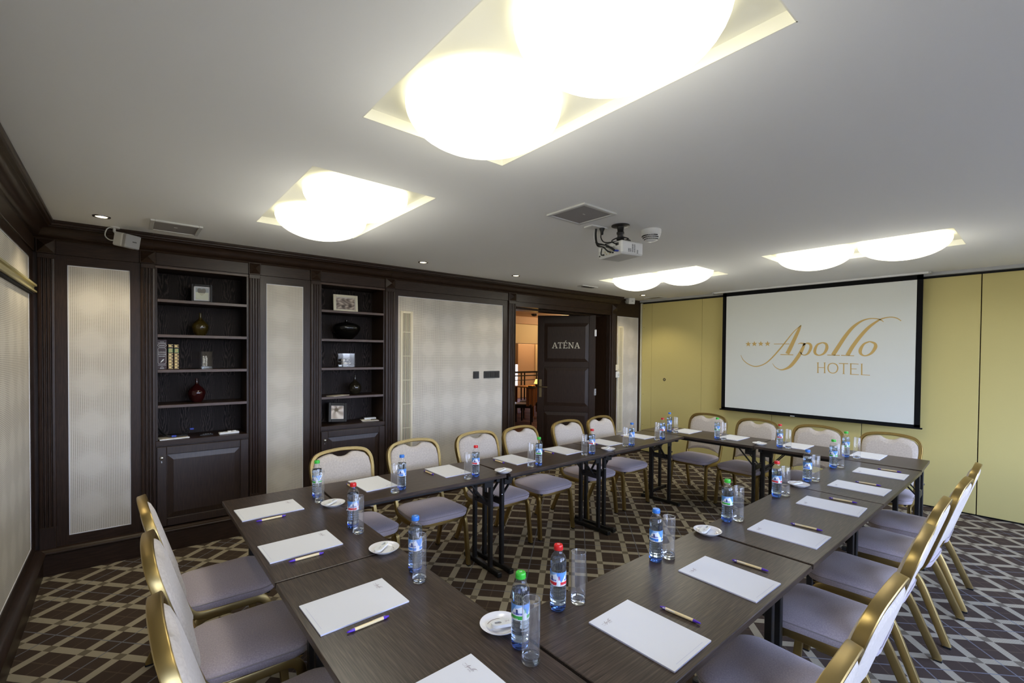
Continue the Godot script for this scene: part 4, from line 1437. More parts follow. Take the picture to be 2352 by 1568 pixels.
# ---------------------------------------------------------------- on the wall
func wall_things() -> void:
	for q in [[3.698, 3.782, 1, "black single light switch on the wide fabric panel"], [3.853, 4.096, 3, "black triple light switch on the wide fabric panel by the door"]]:
		var t := thing("light_switch", q[3], "light switch", W1 * place(Vector3((q[0] + q[1]) / 2, 1.338, -0.012)))
		var w: float = q[1] - q[0]
		bx("frame", M.dark_plastic, t, Vector3(0, 0, 0.005), Vector3(w, 0.088, 0.012), 0.004)
		for k in q[2]:
			bx("rocker", M.frame_black, t, Vector3((k - (q[2] - 1) / 2.0) * 0.071, 0, 0.013), Vector3(0.058, 0.062, 0.006), 0.002)
	for q in [[2.752, 2.895, 0.36, "tall narrow beige air grille on the wide fabric panel"], [6.455, 6.585, 0.36, "tall narrow beige air grille on the narrow fabric panel by the partition"]]:
		var t := thing("air_grille", q[3], "air grille", W1 * place(Vector3((q[0] + q[1]) / 2, 0, -0.012)), "tall air grilles")
		var w: float = q[1] - q[0]
		var y0: float = q[2]
		var b := MB.new()
		for k in [-1.0, 1.0]:
			b.box(Vector3(k * (w / 2 - 0.012), (y0 + 2.05) / 2, 0.005), Vector3(0.024, 2.05 - y0, 0.012), 0.003)
			b.box(Vector3(0, (y0 if k < 0 else 2.05) - k * 0.012, 0.005), Vector3(w - 0.048, 0.024, 0.012), 0.003)
		obj(b, "frame", M.ivory_plastic, t)
		span("duct", M.black_gap, t, Vector3(-w / 2 + 0.02, y0 + 0.02, 0.0), Vector3(w / 2 - 0.02, 2.03, 0.001))
		for k in 8:
			span("slat", M.ivory_plastic, t, Vector3(-w / 2 + 0.030 + k * (w - 0.06) / 7.0 - 0.0025, y0 + 0.024, 0.001), Vector3(-w / 2 + 0.030 + k * (w - 0.06) / 7.0 + 0.0025, 2.026, 0.008))
		for k in 6:
			span("cross_bar", M.ivory_plastic, t, Vector3(-w / 2 + 0.024, y0 + 0.16 + k * 0.26, 0.008), Vector3(w / 2 - 0.024, y0 + 0.166 + k * 0.26, 0.0095))
	var c := thing("wall_control", "ivory wall control box above another beside the door pilaster", "control box", W1 * place(Vector3(6.405, 1.395, 0.0)))
	bx("case", M.ivory_plastic, c, Vector3(0, 0, 0.014), Vector3(0.075, 0.095, 0.028), 0.005)
	bx("panel_line", M.grey_plastic, c, Vector3(0.02, -0.03, 0.0285), Vector3(0.012, 0.012, 0.001), 0.0)
	var d := thing("thermostat", "white thermostat with a round dial below the ivory control box", "thermostat", W1 * place(Vector3(6.415, 1.285, 0.0)))
	bx("case", M.white_plastic, d, Vector3(0, 0, 0.014), Vector3(0.085, 0.095, 0.028), 0.005)
	var b := MB.new()
	b.t = Transform3D(Basis(Vector3.RIGHT, PI / 2), Vector3(0.015, 0, 0.028))
	b.lathe([Vector2(0.02, 0), Vector2(0.019, 0.008), Vector2(0.016, 0.010), Vector2(0, 0.010)], 20)
	obj(b, "dial", M.silver_paint, d)


func vase(at: Vector3, prof: Array, m: Material, called: String, label: String) -> void:
	var t := thing(called, label, "vase", W1 * place(at))
	var b := MB.new()
	var p := [Vector2(0, 0.0)]
	p.append_array(MB.smooth(prof, 5))
	var topr: Vector2 = prof[-1]
	p.append(Vector2(topr.x - 0.003, topr.y + 0.001))
	p.append(Vector2(topr.x - 0.005, topr.y - 0.03))
	p.append(Vector2(0, topr.y - 0.031))
	b.lathe(p, 36, 0.4)
	obj(b, "body", m, t)
	b = MB.new()
	var rim := []
	for k in 25:
		rim.append(Vector3(sin(TAU * k / 24) * topr.x, topr.y, cos(TAU * k / 24) * topr.x))
	b.sweep(rim, MB.ring(0.002, 6), [], false, 0.3)
	obj(b, "lip", m, t)


func picture(at: Transform3D, w: float, h: float, fw: float, depth: float, fm: Material, mount: float, pic: Texture2D, label: String) -> void:
	# standing photo frame, its foot at the origin, face towards +z
	var t := thing("photo_frame", label, "photo frame", at)
	var b := MB.new()
	for s in [-1.0, 1.0]:
		b.box(Vector3(s * (w / 2 - fw / 2), h / 2, 0), Vector3(fw, h, depth), 0.003)
		b.box(Vector3(0, h / 2 + s * (h / 2 - fw / 2), 0), Vector3(w - 2 * fw, fw, depth), 0.003)
	obj(b, "frame", fm, t)
	span("mount", M.paper, t, Vector3(-w / 2 + fw, fw, -depth * 0.2), Vector3(w / 2 - fw, h - fw, -depth * 0.1))
	span("backing", M.frame_black, t, Vector3(-w / 2 + fw * 0.6, fw * 0.6, -depth * 0.5), Vector3(w / 2 - fw * 0.6, h - fw * 0.6, -depth * 0.3))
	var pm := mat("print_%d" % M.size(), Color.WHITE, 0.5)
	pm.albedo_texture = pic
	b = MB.new()
	var x := w / 2 - fw - mount
	b.poly([Vector3(-x, fw + mount, -depth * 0.09), Vector3(x, fw + mount, -depth * 0.09), Vector3(x, h - fw - mount, -depth * 0.09), Vector3(-x, h - fw - mount, -depth * 0.09)], [Vector2(0, 1), Vector2(1, 1), Vector2(1, 0), Vector2(0, 0)])
	obj(b, "photograph", pm, t)
	span("glazing", M.clear_glass, t, Vector3(-w / 2 + fw, fw, depth * 0.12), Vector3(w / 2 - fw, h - fw, depth * 0.16))


func glass_block(at: Vector3, w: float, h: float, label: String, n: int, big: float) -> void:
	var t := thing("glass_cube_vase", label, "glass vase", W1 * place(at, 0.06))
	var th := 0.006
	for s in [-1.0, 1.0]:
		span("glass_side", M.clear_glass, t, Vector3(s * w / 2, 0.0, -w / 2), Vector3(s * (w / 2 - th), h, w / 2))
		span("glass_side", M.clear_glass, t, Vector3(-w / 2 + th, 0.0, s * w / 2), Vector3(w / 2 - th, h, s * (w / 2 - th)))
	span("glass_foot", M.solid_glass, t, Vector3(-w / 2 + th, 0.0, -w / 2 + th), Vector3(w / 2 - th, 0.02, w / 2 - th))
	for k in n:
		var r := big * (0.75 + 0.25 * rng.randf())
		var b := MB.new()
		var pr := []
		for j in 7:
			var a := -PI / 2 + PI * j / 6
			pr.append(Vector2(cos(a), sin(a) * 0.7) * r)
		b.lathe(pr, 10, 0.2)
		var o := obj(b, "pebble", M.pebble if big < 0.012 or k % 2 == 0 else M.steel, t)
		var per := maxi(1, int((w - 0.03) / (big * 1.9)))
		o.position = Vector3(-w / 2 + 0.014 + big + (k % per) * big * 1.9, 0.021 + big * 0.7 + (k / per / 2) * big * 1.35, (-0.5 + (k / per) % 2) * big * 2.0)
		o.rotation = Vector3(rng.randf_range(-0.5, 0.5), rng.randf() * TAU, rng.randf_range(-0.5, 0.5))


func book(at: Vector3, w: float, h: float, d: float, called: String, label: String, gilt: bool) -> void:
	var t := thing(called, label, "book", W1 * place(at))
	bx("cover", M.book_dark if gilt else M.book_brown, t, Vector3(0, h / 2, -d / 2), Vector3(w, h, d), 0.003)
	bx("pages", M.tan_card, t, Vector3(0, h / 2, -d / 2 - 0.002), Vector3(w - 0.006, h + 0.0006, d - 0.008), 0.0)
	if gilt:
		for y in [0.04, 0.16, 0.29, 0.42, 0.55, 0.90]:
			var b := MB.new()
			b.box(Vector3(0, h * y, 0.0012), Vector3(w - 0.004, 0.003, 0.002))
			b.box(Vector3(0, h * y + 0.017, 0.0012), Vector3(w - 0.004, 0.003, 0.002))
			b.box(Vector3(-w * 0.1, h * y + 0.008, 0.0012), Vector3(w * 0.5, 0.007, 0.0016))
			obj(b, "gilt_band", M.book_gilt, t)
		var p := bx("title_label", M.book_green, t, Vector3(0, h * 0.755, 0.001), Vector3(w - 0.003, h * 0.17, 0.0024), 0.0)
		for k in 4:
			bx("gilt_line", M.book_gilt, p, Vector3(0, h * 0.755 + (k - 1.5) * 0.008, 0.0025), Vector3(w * (0.7 - 0.12 * (k % 2)), 0.003, 0.0005), 0.0)
		return
	var fr := MB.new()
	var loop := func(x: float, y0: float, y1: float, c: float) -> void:
		var pts := [Vector3(-x + c, y0, 0), Vector3(x - c, y0, 0), Vector3(x, y0 + c, 0), Vector3(x, y1 - c, 0), Vector3(x - c, y1, 0), Vector3(-x + c, y1, 0), Vector3(-x, y1 - c, 0), Vector3(-x, y0 + c, 0)]
		for k in 8:
			var a: Vector3 = pts[k]
			var e: Vector3 = pts[(k + 1) % 8]
			fr.ribbon([Vector3(a.x, a.y, 0.0016), Vector3(e.x, e.y, 0.0016)])
	fr.t = Transform3D(Basis(), Vector3(0, 0, 0.0006))
	loop.call(w * 0.40, h * 0.185, h * 0.72, 0.008)
	loop.call(w * 0.42, h * 0.745, h * 0.855, 0.010)
	for y in [0.145, 0.875]:
		fr.ribbon([Vector3(-w * 0.42, h * y, 0.0022), Vector3(w * 0.42, h * y, 0.0022)])
	for k in 3:
		fr.ribbon([Vector3((k - 1) * 0.009 - 0.002, h * 0.915, 0.0045), Vector3((k - 1) * 0.009 + 0.002, h * 0.915, 0.0045)])
	fr.ribbon(MB.smooth([Vector3(-0.010, h * 0.225, 0.001), Vector3(-0.004, h * 0.26, 0.006), Vector3(0.006, h * 0.31, 0.009), Vector3(0.013, h * 0.345, 0.002)], 4))
	fr.ribbon([Vector3(-0.014, h * 0.035, 0.003), Vector3(0.014, h * 0.035, 0.003)])
	fr.ribbon(MB.smooth([Vector3(-0.006, h * 0.045, 0.002), Vector3(-0.007, h * 0.075, 0.002), Vector3(0, h * 0.095, 0.002), Vector3(0.007, h * 0.075, 0.002), Vector3(0.006, h * 0.045, 0.002)], 4))
	fr.ribbon([Vector3(-0.018, h * 0.80, 0.004), Vector3(0.018, h * 0.80, 0.004)])
	obj(fr, "spine_print", M.book_print, t)
	var k := 0
	for s in ["Latinsko", "slovenský", "slovník"]:
		var o := obj(text_mesh(s, 0.0076, "Droid Serif", true, 0.0004), "lettering", M.book_print, t)
		o.position = Vector3(0, h * (0.575 - 0.068 * k), 0.0006)
		k += 1


func shelf_things() -> void:
	rng.seed = 5
	var heart := image_tex(96, 80, func(x: int, y: int) -> Color:
		var u := (x - 44) / 40.0
		var v := (32 - y) / 34.0
		var f := pow(u * u + v * v - 0.42, 3.0) - u * u * v * v * v * 1.2
		if f < 0:
			return rgb(120, 116, 108) if y < 34 else rgb(206, 204, 176)
		return rgb(168, 176, 180) if y < 30 else rgb(222, 224, 200))
	var petals := image_tex(128, 96, func(x: int, y: int) -> Color:
		var k := 0.5 + 0.5 * sin(x * 0.11 + sin(y * 0.09) * 2.6) * cos(y * 0.10 + sin(x * 0.05) * 2.0)
		var c := rgb(96, 80, 70).lerp(rgb(214, 200, 184), k)
		for q in [[46, 70], [96, 66]]:
			var d := Vector2(x - q[0], (y - q[1]) * 1.2).length()
			if d < 17.0:
				c = rgb(70, 54, 48).lerp(c, smoothstep(6.0, 17.0, d))
		return c)
	var flower := image_tex(96, 112, func(x: int, y: int) -> Color:
		var a := atan2(y - 34.0, x - 40.0)
		var r := Vector2(x - 40, y - 34).length()
		var k := 0.55 + 0.35 * sin(a * 5.0 + r * 0.03)
		var c := rgb(140, 118, 100).lerp(rgb(232, 220, 204), clampf(k + r * 0.003, 0, 1))
		return rgb(92, 74, 60).lerp(c, smoothstep(10.0, 22.0, r + 4.0 * sin(a * 9.0))))
	# first bookcase
	picture(W1 * place(Vector3(0.990, 2.0085, -0.15), -0.12), 0.152, 0.160, 0.018, 0.045, M.frame_black, 0.012, heart, "black box photo frame with a heart picture, top shelf of the bookcase by the corner")
	vase(Vector3(0.977, 1.728, -0.15), [Vector2(0.034, 0.0), Vector2(0.050, 0.030), Vector2(0.061, 0.065), Vector2(0.057, 0.095), Vector2(0.036, 0.122), Vector2(0.016, 0.142), Vector2(0.0105, 0.160), Vector2(0.0095, 0.193)], M.amber_glaze, "bottle_vase", "amber brown glossy bottle vase, second shelf of the bookcase by the corner")
	book(Vector3(0.713, 1.4464, -0.08), 0.064, 0.244, 0.17, "dictionary", "thick brown dictionary with white printed spine on the bookcase shelf", false)
	book(Vector3(0.770, 1.4464, -0.10), 0.036, 0.205, 0.15, "leather_book", "gilt leather book with green title label, between the dictionary and its twin", true)
	book(Vector3(0.809, 1.4464, -0.10), 0.034, 0.203, 0.15, "leather_book", "gilt leather book with green title label, at the open end of the row", true)
	glass_block(Vector3(1.017, 1.4464, -0.15), 0.082, 0.148, "square glass vase holding many small white pebbles", 26, 0.0095)
	vase(Vector3(0.950, 1.163, -0.15), [Vector2(0.034, 0.0), Vector2(0.052, 0.030), Vector2(0.063, 0.068), Vector2(0.059, 0.100), Vector2(0.037, 0.128), Vector2(0.017, 0.148), Vector2(0.0105, 0.166), Vector2(0.0095, 0.200)], M.red_glaze, "bottle_vase", "dark red glossy bottle vase, fourth shelf of the bookcase by the corner")
	# on its counter: white folder with cables, remote, white extension socket
	var t := thing("document_folder", "white plastic folder under dark cables on the bookcase counter", "folder", W1 * place(Vector3(0.785, 0.880, -0.085), 0.12))
	bx("cover", M.white_plastic, t, Vector3(0, 0.004, 0), Vector3(0.20, 0.008, 0.14), 0.002)
	bx("insert", M.tan_card, t, Vector3(0, 0.0085, 0.0), Vector3(0.17, 0.001, 0.11), 0.0)
	t = thing("video_cable", "coiled black video cable with blue plugs on the white folder", "cable", W1 * place(Vector3(0.80, 0.889, -0.10)))
	for q in [[Vector3(-0.115, 0.075, -0.06), Vector3(-0.085, 0.03, 0.0), Vector3(-0.05, 0.01, 0.03), Vector3(0.0, 0.008, 0.03), Vector3(0.05, 0.015, -0.01), Vector3(0.10, 0.045, -0.06)], [Vector3(-0.12, 0.085, -0.05), Vector3(-0.07, 0.03, 0.02), Vector3(-0.02, 0.008, 0.035), Vector3(0.04, 0.008, 0.02), Vector3(0.08, 0.012, 0.0), Vector3(0.06, 0.01, -0.03), Vector3(0.11, 0.04, -0.07)], [Vector3(-0.03, 0.01, 0.02), Vector3(0.03, 0.012, 0.04), Vector3(0.075, 0.008, 0.03), Vector3(0.05, 0.006, 0.012), Vector3(0.0, 0.006, 0.015)]]:
		var b := MB.new()
		b.tube(MB.smooth(q, 6), 0.0045, 8)
		obj(b, "cord", M.black_rubber, t)
	bx("plug", M.blue_plug, t, Vector3(-0.012, 0.012, 0.045), Vector3(0.032, 0.016, 0.014), 0.003)
	bx("plug", M.blue_plug, t, Vector3(0.115, 0.045, -0.07), Vector3(0.03, 0.016, 0.014), 0.003)
	t = thing("remote_control", "slim black remote control with pale buttons on the bookcase counter", "remote", W1 * place(Vector3(1.01, 0.880, -0.09), 0.15))
	bx("case", M.frame_black, t, Vector3(0, 0.006, 0), Vector3(0.10, 0.012, 0.035), 0.004)
	for k in 4:
		bx("button", M.white_plastic, t, Vector3(-0.02 + k * 0.017, 0.0125, 0.004), Vector3(0.008, 0.002, 0.008), 0.0008)
	t = thing("extension_socket", "white multiway extension socket on the bookcase counter", "socket strip", W1 * place(Vector3(1.175, 0.880, -0.075), 0.06))
	bx("case", M.white_plastic, t, Vector3(0, 0.009, 0), Vector3(0.15, 0.018, 0.055), 0.004)
	for k in 2:
		var b := MB.new()
		b.t = Transform3D(Basis(), Vector3(0.005 + k * 0.036, 0.018, 0))
		b.lathe([Vector2(0.016, 0), Vector2(0.015, 0.006), Vector2(0.011, 0.007), Vector2(0, 0.004)], 16)
		obj(b, "outlet", M.white_plastic, t)
	bx("rocker", M.grey_plastic, t, Vector3(-0.035, 0.019, 0), Vector3(0.018, 0.004, 0.012), 0.001)
	# second bookcase
	picture(W1 * place(Vector3(2.215, 2.0085, -0.15), -0.04) * Transform3D(Basis(Vector3.RIGHT, -0.10), Vector3.ZERO), 0.245, 0.178, 0.026, 0.022, M.frame_cream, 0.004, petals, "cream photo frame with a petal picture, top shelf of the second bookcase")
	vase(Vector3(2.222, 1.728, -0.15), [Vector2(0.045, 0.0), Vector2(0.075, 0.022), Vector2(0.118, 0.072), Vector2(0.137, 0.112), Vector2(0.128, 0.142), Vector2(0.090, 0.164), Vector2(0.040, 0.176), Vector2(0.017, 0.183), Vector2(0.016, 0.200)], M.black_glaze, "squat_vase", "squat glossy black vase, second shelf of the second bookcase")
	glass_block(Vector3(2.222, 1.4464, -0.15), 0.125, 0.140, "square glass vase holding large white and silver stones", 6, 0.024)
	vase(Vector3(2.315, 1.163, -0.16), [Vector2(0.034, 0.0), Vector2(0.055, 0.025), Vector2(0.064, 0.060), Vector2(0.060, 0.092), Vector2(0.038, 0.120), Vector2(0.017, 0.140), Vector2(0.0105, 0.158), Vector2(0.0095, 0.205)], M.olive_glaze, "bottle_vase", "olive black glossy bottle vase, fourth shelf of the second bookcase")
	t = thing("leaflet", "cream leaflet lying on the fourth shelf of the second bookcase", "leaflet", W1 * place(Vector3(2.115, 1.163, -0.08), 0.5))
	bx("sheet", M.tan_card, t, Vector3(0, 0.002, 0), Vector3(0.21, 0.004, 0.10), 0.0)
	picture(W1 * place(Vector3(2.125, 0.880, -0.13), 0.25) * Transform3D(Basis(Vector3.RIGHT, -0.14) * Basis(Vector3.BACK, -0.10), Vector3(0, 0.012, 0)), 0.205, 0.195, 0.030, 0.02, M.frame_black, 0.002, flower, "tilted black photo frame with a flower picture on the second bookcase counter")
	t = thing("card_stack", "pile of cream cards on the second bookcase counter", "cards", W1 * place(Vector3(2.45, 0.880, -0.13), -0.2))
	bx("card", M.tan_card, t, Vector3(0.01, 0.003, 0.02), Vector3(0.17, 0.006, 0.09), 0.001)
	bx("card", M.ivory_plastic, t, Vector3(-0.03, 0.009, -0.01), Vector3(0.10, 0.006, 0.08), 0.001)
	bx("box", M.white_plastic, t, Vector3(0.02, 0.020, -0.03), Vector3(0.12, 0.016, 0.05), 0.003)


# ---------------------------------------------------------------- the hall behind the door
func hall() -> void:
	var f := thing("hall_floor", "red brown carpet with pale lines in the hall beyond the door", "carpet", Transform3D(), "", "structure")
	span("carpet", M.hall_carpet, f, Vector3(3.0, -0.2, -9.0), Vector3(13.5, -0.001, -0.33))
	var b := MB.new()
	for k in 40:
		b.box(Vector3(8.2, 0.0002, -0.5 - k * 0.21), Vector3(10.2, 0.0008, 0.016))
	for k in 26:
		b.box(Vector3(3.4 + k * 0.4, 0.0006, -4.6), Vector3(0.05, 0.0010, 8.4))
	obj(b, "woven_lines", M.hall_carpet_line, f)
	var w := thing("hall_walls", "beige walls and lit bulkhead of the hall beyond the door", "wall", Transform3D(), "", "structure")
	span("far_wall", M.hall_wall, w, Vector3(11.40, -0.1, -8.2), Vector3(13.6, 2.9, -8.0))
	span("far_wall", M.hall_wall, w, Vector3(3.0, -0.1, -8.2), Vector3(10.3, 2.9, -8.0))
	span("far_wall", M.hall_wall, w, Vector3(10.3, 1.98, -8.2), Vector3(11.40, 2.9, -8.0))
	span("far_wall", M.hall_wall, w, Vector3(10.3, -0.1, -8.2), Vector3(11.40, 0.40, -8.0))
	span("blind", M.hall_blind, w, Vector3(10.3, 1.22, -8.02), Vector3(11.40, 1.98, -7.99))
	span("curtain", M.hall_bulkhead, w, Vector3(12.22, 0.1, -7.97), Vector3(12.50, 1.98, -7.93))
	span("side_wall", M.hall_wall, w, Vector3(2.9, -0.1, -8.2), Vector3(3.1, 2.9, -0.30))
	span("side_wall", M.hall_wall, w, Vector3(13.4, -0.1, -8.2), Vector3(13.6, 2.9, -0.30))
	span("near_wall", M.hall_wall, w, Vector3(7.2, -0.1, -0.5), Vector3(13.6, 2.9, -0.3))
	span("bulkhead", M.hall_bulkhead, w, Vector3(3.0, 1.93, -6.5), Vector3(13.5, 2.52, -6.0))
	span("bulkhead", M.hall_ceiling, w, Vector3(3.0, 2.52, -6.5), Vector3(13.5, 2.9, -5.9))
	var c := thing("hall_ceiling", "tan ceiling of the hall beyond the door", "ceiling", Transform3D(), "", "structure")
	span("plaster", M.hall_ceiling, c, Vector3(3.0, 2.74, -8.2), Vector3(13.5, 2.95, -0.30))
	# railing
	var r := thing("railing", "black metal gallery railing in the hall beyond the door", "railing", place(Vector3(9.2, 0, -5.1)))
	for q in [[1.085, 0.05], [0.985, 0.03], [0.86, 0.018], [0.12, 0.03]]:
		span("bar", M.black_metal, r, Vector3(-2.2, q[0] - q[1] / 2, -0.02), Vector3(2.2, q[0] + q[1] / 2, 0.02), 0.003)
	for x in [-1.6, -0.72, -0.18, -0.06, 0.40, 1.2, 2.0]:
		span("post", M.black_metal, r, Vector3(x - 0.015, 0, -0.015), Vector3(x + 0.015, 1.07, 0.015), 0.002)
	# table with lamp and chairs
	var t := thing("hall_table", "honey coloured wooden table in the hall beyond the door", "table", place(Vector3(8.85, 0, -4.35)))
	bx("top", M.table_honey, t, Vector3(0, 0.735, 0), Vector3(0.9, 0.03, 0.8), 0.004)
	for s in [-1.0, 1.0]:
		for z in [-1.0, 1.0]:
			bx("leg", M.rattan_dark, t, Vector3(s * 0.38, 0.36, z * 0.33), Vector3(0.05, 0.72, 0.05), 0.003)
	t = thing("table_lamp", "small lit table lamp with a cream shade on the hall table", "lamp", place(Vector3(8.87, 0.75, -4.30)))
	b = MB.new()
	b.lathe([Vector2(0, 0), Vector2(0.05, 0), Vector2(0.05, 0.012), Vector2(0.01, 0.02), Vector2(0.01, 0.12)], 16)
	obj(b, "base", M.brass, t)
	b = MB.new()
	b.lathe([Vector2(0.085, 0.06), Vector2(0.045, 0.17), Vector2(0.043, 0.17), Vector2(0.083, 0.06)], 20)
	obj(b, "shade", M.lamp_shade_glow, t)
	omni(Vector3(8.87, 0.86, -4.30), 0.25, Color(1.0, 0.78, 0.45), 0.03)
	for q in [[7.50, -3.30, 0.75, "brown slatted armchair just inside the hall, beside its twin"], [8.02, -3.62, 0.72, "brown slatted armchair beyond the door, partly behind the open door"]]:
		t = thing("hall_chair", q[3], "chair", place(Vector3(q[0], 0, q[1]), q[2] + PI), "slatted hall chairs")
		var ks := 11
		for k in ks:
			var a := -1.15 + 2.3 * k / (ks - 1.0)
			b = MB.new()
			b.t = Transform3D(Basis(Vector3.UP, a + PI), Vector3(sin(a + PI) * 0.27, 0, cos(a + PI) * 0.27))
			b.box(Vector3(0, 0.62, 0), Vector3(0.055, 0.40, 0.014), 0.003)
			obj(b, "slat", M.rattan if k % 2 else M.rattan_dark, t)
		b = MB.new()
		var tr := []
		for k in 15:
			var a := -1.25 + 2.5 * k / 14.0 + PI
			tr.append(Vector3(sin(a) * 0.275, 0.835, cos(a) * 0.275))
		b.sweep(tr, [Vector2(-0.012, -0.014), Vector2(0.012, -0.014), Vector2(0.012, 0.014), Vector2(-0.012, 0.014)])
		obj(b, "top_rail", M.black_metal, t)
		bx("seat", M.frame_black, t, Vector3(0, 0.42, 0.02), Vector3(0.46, 0.09, 0.46), 0.02)
		for s in [-1.0, 1.0]:
			for z in [-1.0, 1.0]:
				bx("leg", M.frame_black, t, Vector3(s * 0.19, 0.19, z * 0.19), Vector3(0.035, 0.38, 0.035), 0.003)
	t = thing("hall_lamp", "small dark ceiling fitting in the hall beyond the door", "ceiling lamp", place(Vector3(9.4, 2.74, -5.0)))
	b = MB.new()
	b.lathe([Vector2(0, -0.07), Vector2(0.06, -0.06), Vector2(0.09, -0.02), Vector2(0.09, 0.0)], 20)
	obj(b, "housing", M.black_metal, t)
	for q in [[8.2, 2.5, -2.6, 1.1], [10.6, 2.5, -4.6, 1.1], [11.9, 2.4, -7.0, 0.9]]:
		t = thing("hall_lamp", "round lit ceiling lamp in the hall beyond the door", "ceiling lamp", place(Vector3(q[0], 2.74, q[2])), "lit hall ceiling lamps")
		b = MB.new()
		b.lathe([Vector2(0, -0.05), Vector2(0.09, -0.04), Vector2(0.12, 0.0)], 20)
		obj(b, "diffuser", M.lamp_shade_glow, t)
		omni(Vector3(q[0], 2.62, q[2]), q[3], Color(1.0, 0.86, 0.68), 0.08)


# ---------------------------------------------------------------- tables and what is laid on them
const ORD := ["first", "second", "third", "fourth", "fifth", "sixth"]


func seat_text(row: String, k: int) -> String:  # k-th place of the row, from 0
	match row:
		"A":
			return "%s place from the bookcase wall, table row opposite the screen" % ORD[k]
		"B":
			return "%s place from the screen, table row along the bookcase wall" % ORD[5 - k]
		"C":
			return "%s place from the door side, table row beneath the screen" % ORD[k]
	return "%s place from the screen, table row opposite the bookcases" % ORD[k]


func layout() -> void:
	var logo := logo_mesh()
	# tables
	var table := make_table()
	var tabs := [
		[1.155, 2.117, PI / 2, 1.006, "A", "dark wood folding table opposite the screen, at the bookcase end"], [1.155, 3.333, PI / 2, 1.006, "A", "dark wood folding table opposite the screen, at the end away from the bookcases"],
		[1.991, 1.797, -0.05, 0.962, "B", "dark wood folding table along the bookcase wall, before the bookcases"], [3.183, 1.836, 0.0, 1.0, "B", "dark wood folding table along the bookcase wall, middle of its row"], [4.392, 1.823, 0.010, 1.0, "B", "dark wood folding table along the bookcase wall, before the door"],
		[5.272, 2.128, -PI / 2 + 0.04, 1.0, "C", "dark wood folding table beneath the screen, at the door end"], [5.322, 3.335, -PI / 2 + 0.04, 1.0, "C", "dark wood folding table beneath the screen, at the end away from the door"],
		[2.022, 3.700, 0.0, 1.014, "D", "dark wood folding table opposite the bookcases, at the end away from the screen"], [3.247, 3.700, 0.0, 1.0, "D", "dark wood folding table opposite the bookcases, middle of its row"], [4.455, 3.700, 0.0, 1.0, "D", "dark wood folding table opposite the bookcases, at the screen end"]]
	var i := 0
	for q in tabs:
		var at := Transform3D(Basis(Vector3.UP, q[2]) * Basis.from_scale(Vector3(q[3], 1, 1)), Vector3(q[0], 0, q[1]))
		if i == 0:
			table.transform = at
			tag(table, q[5], "table", "folding tables set in a closed ring")
		else:
			var d := dup(table, at, q[5])
			if i == 2:
				bx("paper_tag", M.paper, d, Vector3(-0.575, TT - 0.030, 0.262), Vector3(0.022, 0.014, 0.002), 0.0)
		i += 1
	# chairs
	var chair := make_chair()
	var first := true
	for q in [["A", PI / 2, [[0.815, 1.845], [0.815, 2.445], [0.815, 3.045]]], ["B", 0.0, [[1.690, 1.500], [2.250, 1.505], [2.880, 1.510], [3.400, 1.515], [4.050, 1.512], [4.595, 1.520]]], ["C", -PI / 2, [[5.565, 1.920], [5.565, 2.470], [5.575, 3.050], [5.580, 3.625]]], ["D", PI, [[4.709, 3.995], [4.156, 3.992], [3.525, 3.970], [2.930, 3.985], [2.270, 3.995], [1.700, 4.000]]]]:
		var k := 0
		for p in q[2]:
			var at := place(Vector3(p[0], 0, p[1]), q[1] + [0.02, -0.03, 0.0, 0.03, -0.02, 0.01][k])
			var lab: String = "gold framed banquet chair, %s" % seat_text(q[0], k)
			if first:
				chair.transform = at
				tag(chair, lab, "chair", "gold framed banquet chairs round the tables")
				first = false
			else:
				dup(chair, at, lab)
			k += 1
	# pads, pens
	var pad := make_pad(logo)
	var pen := make_pen()
	first = true
	for q in [["A", -PI / 2, [[1.078, 1.845], [1.074, 2.437], [1.077, 3.053], [1.085, 3.626]], [[1.053, 2.002], [1.057, 2.582], [1.064, 3.198], [1.06, 3.775]], PI], ["B", PI, [[1.717, 1.712], [2.273, 1.740], [2.890, 1.765], [3.455, 1.765], [4.050, 1.755], [4.613, 1.757]], [[1.580, 1.690], [2.136, 1.708], [2.743, 1.750], [3.294, 1.748], [3.912, 1.72], [4.474, 1.72]], PI / 2], ["C", PI / 2, [[5.322, 1.915], [5.338, 2.425], [5.377, 3.005], [5.400, 3.550]], [[5.35, 1.760], [5.36, 2.270], [5.40, 2.850], [5.425, 3.395]], 0.04], ["D", 0.0, [[4.719, 3.766], [4.148, 3.766], [3.571, 3.764], [2.928, 3.760], [2.259, 3.776], [1.715, 3.778]], [[4.871, 3.791], [4.299, 3.782], [3.735, 3.781], [3.082, 3.790], [2.422, 3.790], [1.872, 3.795]], -PI / 2 + 0.08]]:
		for k in q[2].size():
			var p: Array = q[2][k]
			var jit: float = [0.02, -0.015, 0.03, 0.0, -0.02, 0.01][k]
			var turn: float = q[1] + (jit if q[0] != "A" else 0.02)
			var pt: Transform3D = place(Vector3(p[0], TT, p[1]), turn)
			var nt: Transform3D = place(Vector3(q[3][k][0], TT, q[3][k][1]), q[4] + jit * 0.5)
			if first:
				pad.transform = pt
				tag(pad, "white note pad, " + seat_text(q[0], k), "note pad", "white note pads at the places")
				pen.transform = nt
				tag(pen, "purple tipped pen, " + seat_text(q[0], k), "pen", "pens beside the note pads")
				first = false
			else:
				dup(pad, pt, "white note pad, " + seat_text(q[0], k))
				if not (q[0] == "A" and k == 3):
					dup(pen, nt, "purple tipped pen, " + seat_text(q[0], k))
	# bottles and glasses
	var kinds := {"green": make_bottle("cap_green", rgb(58, 172, 70)), "red": make_bottle("cap_red", rgb(216, 40, 52)), "blue": make_bottle("cap_blue", rgb(66, 132, 220))}
	var used := {}
	var glass := make_glass()
	first = true
	rng.seed = 77
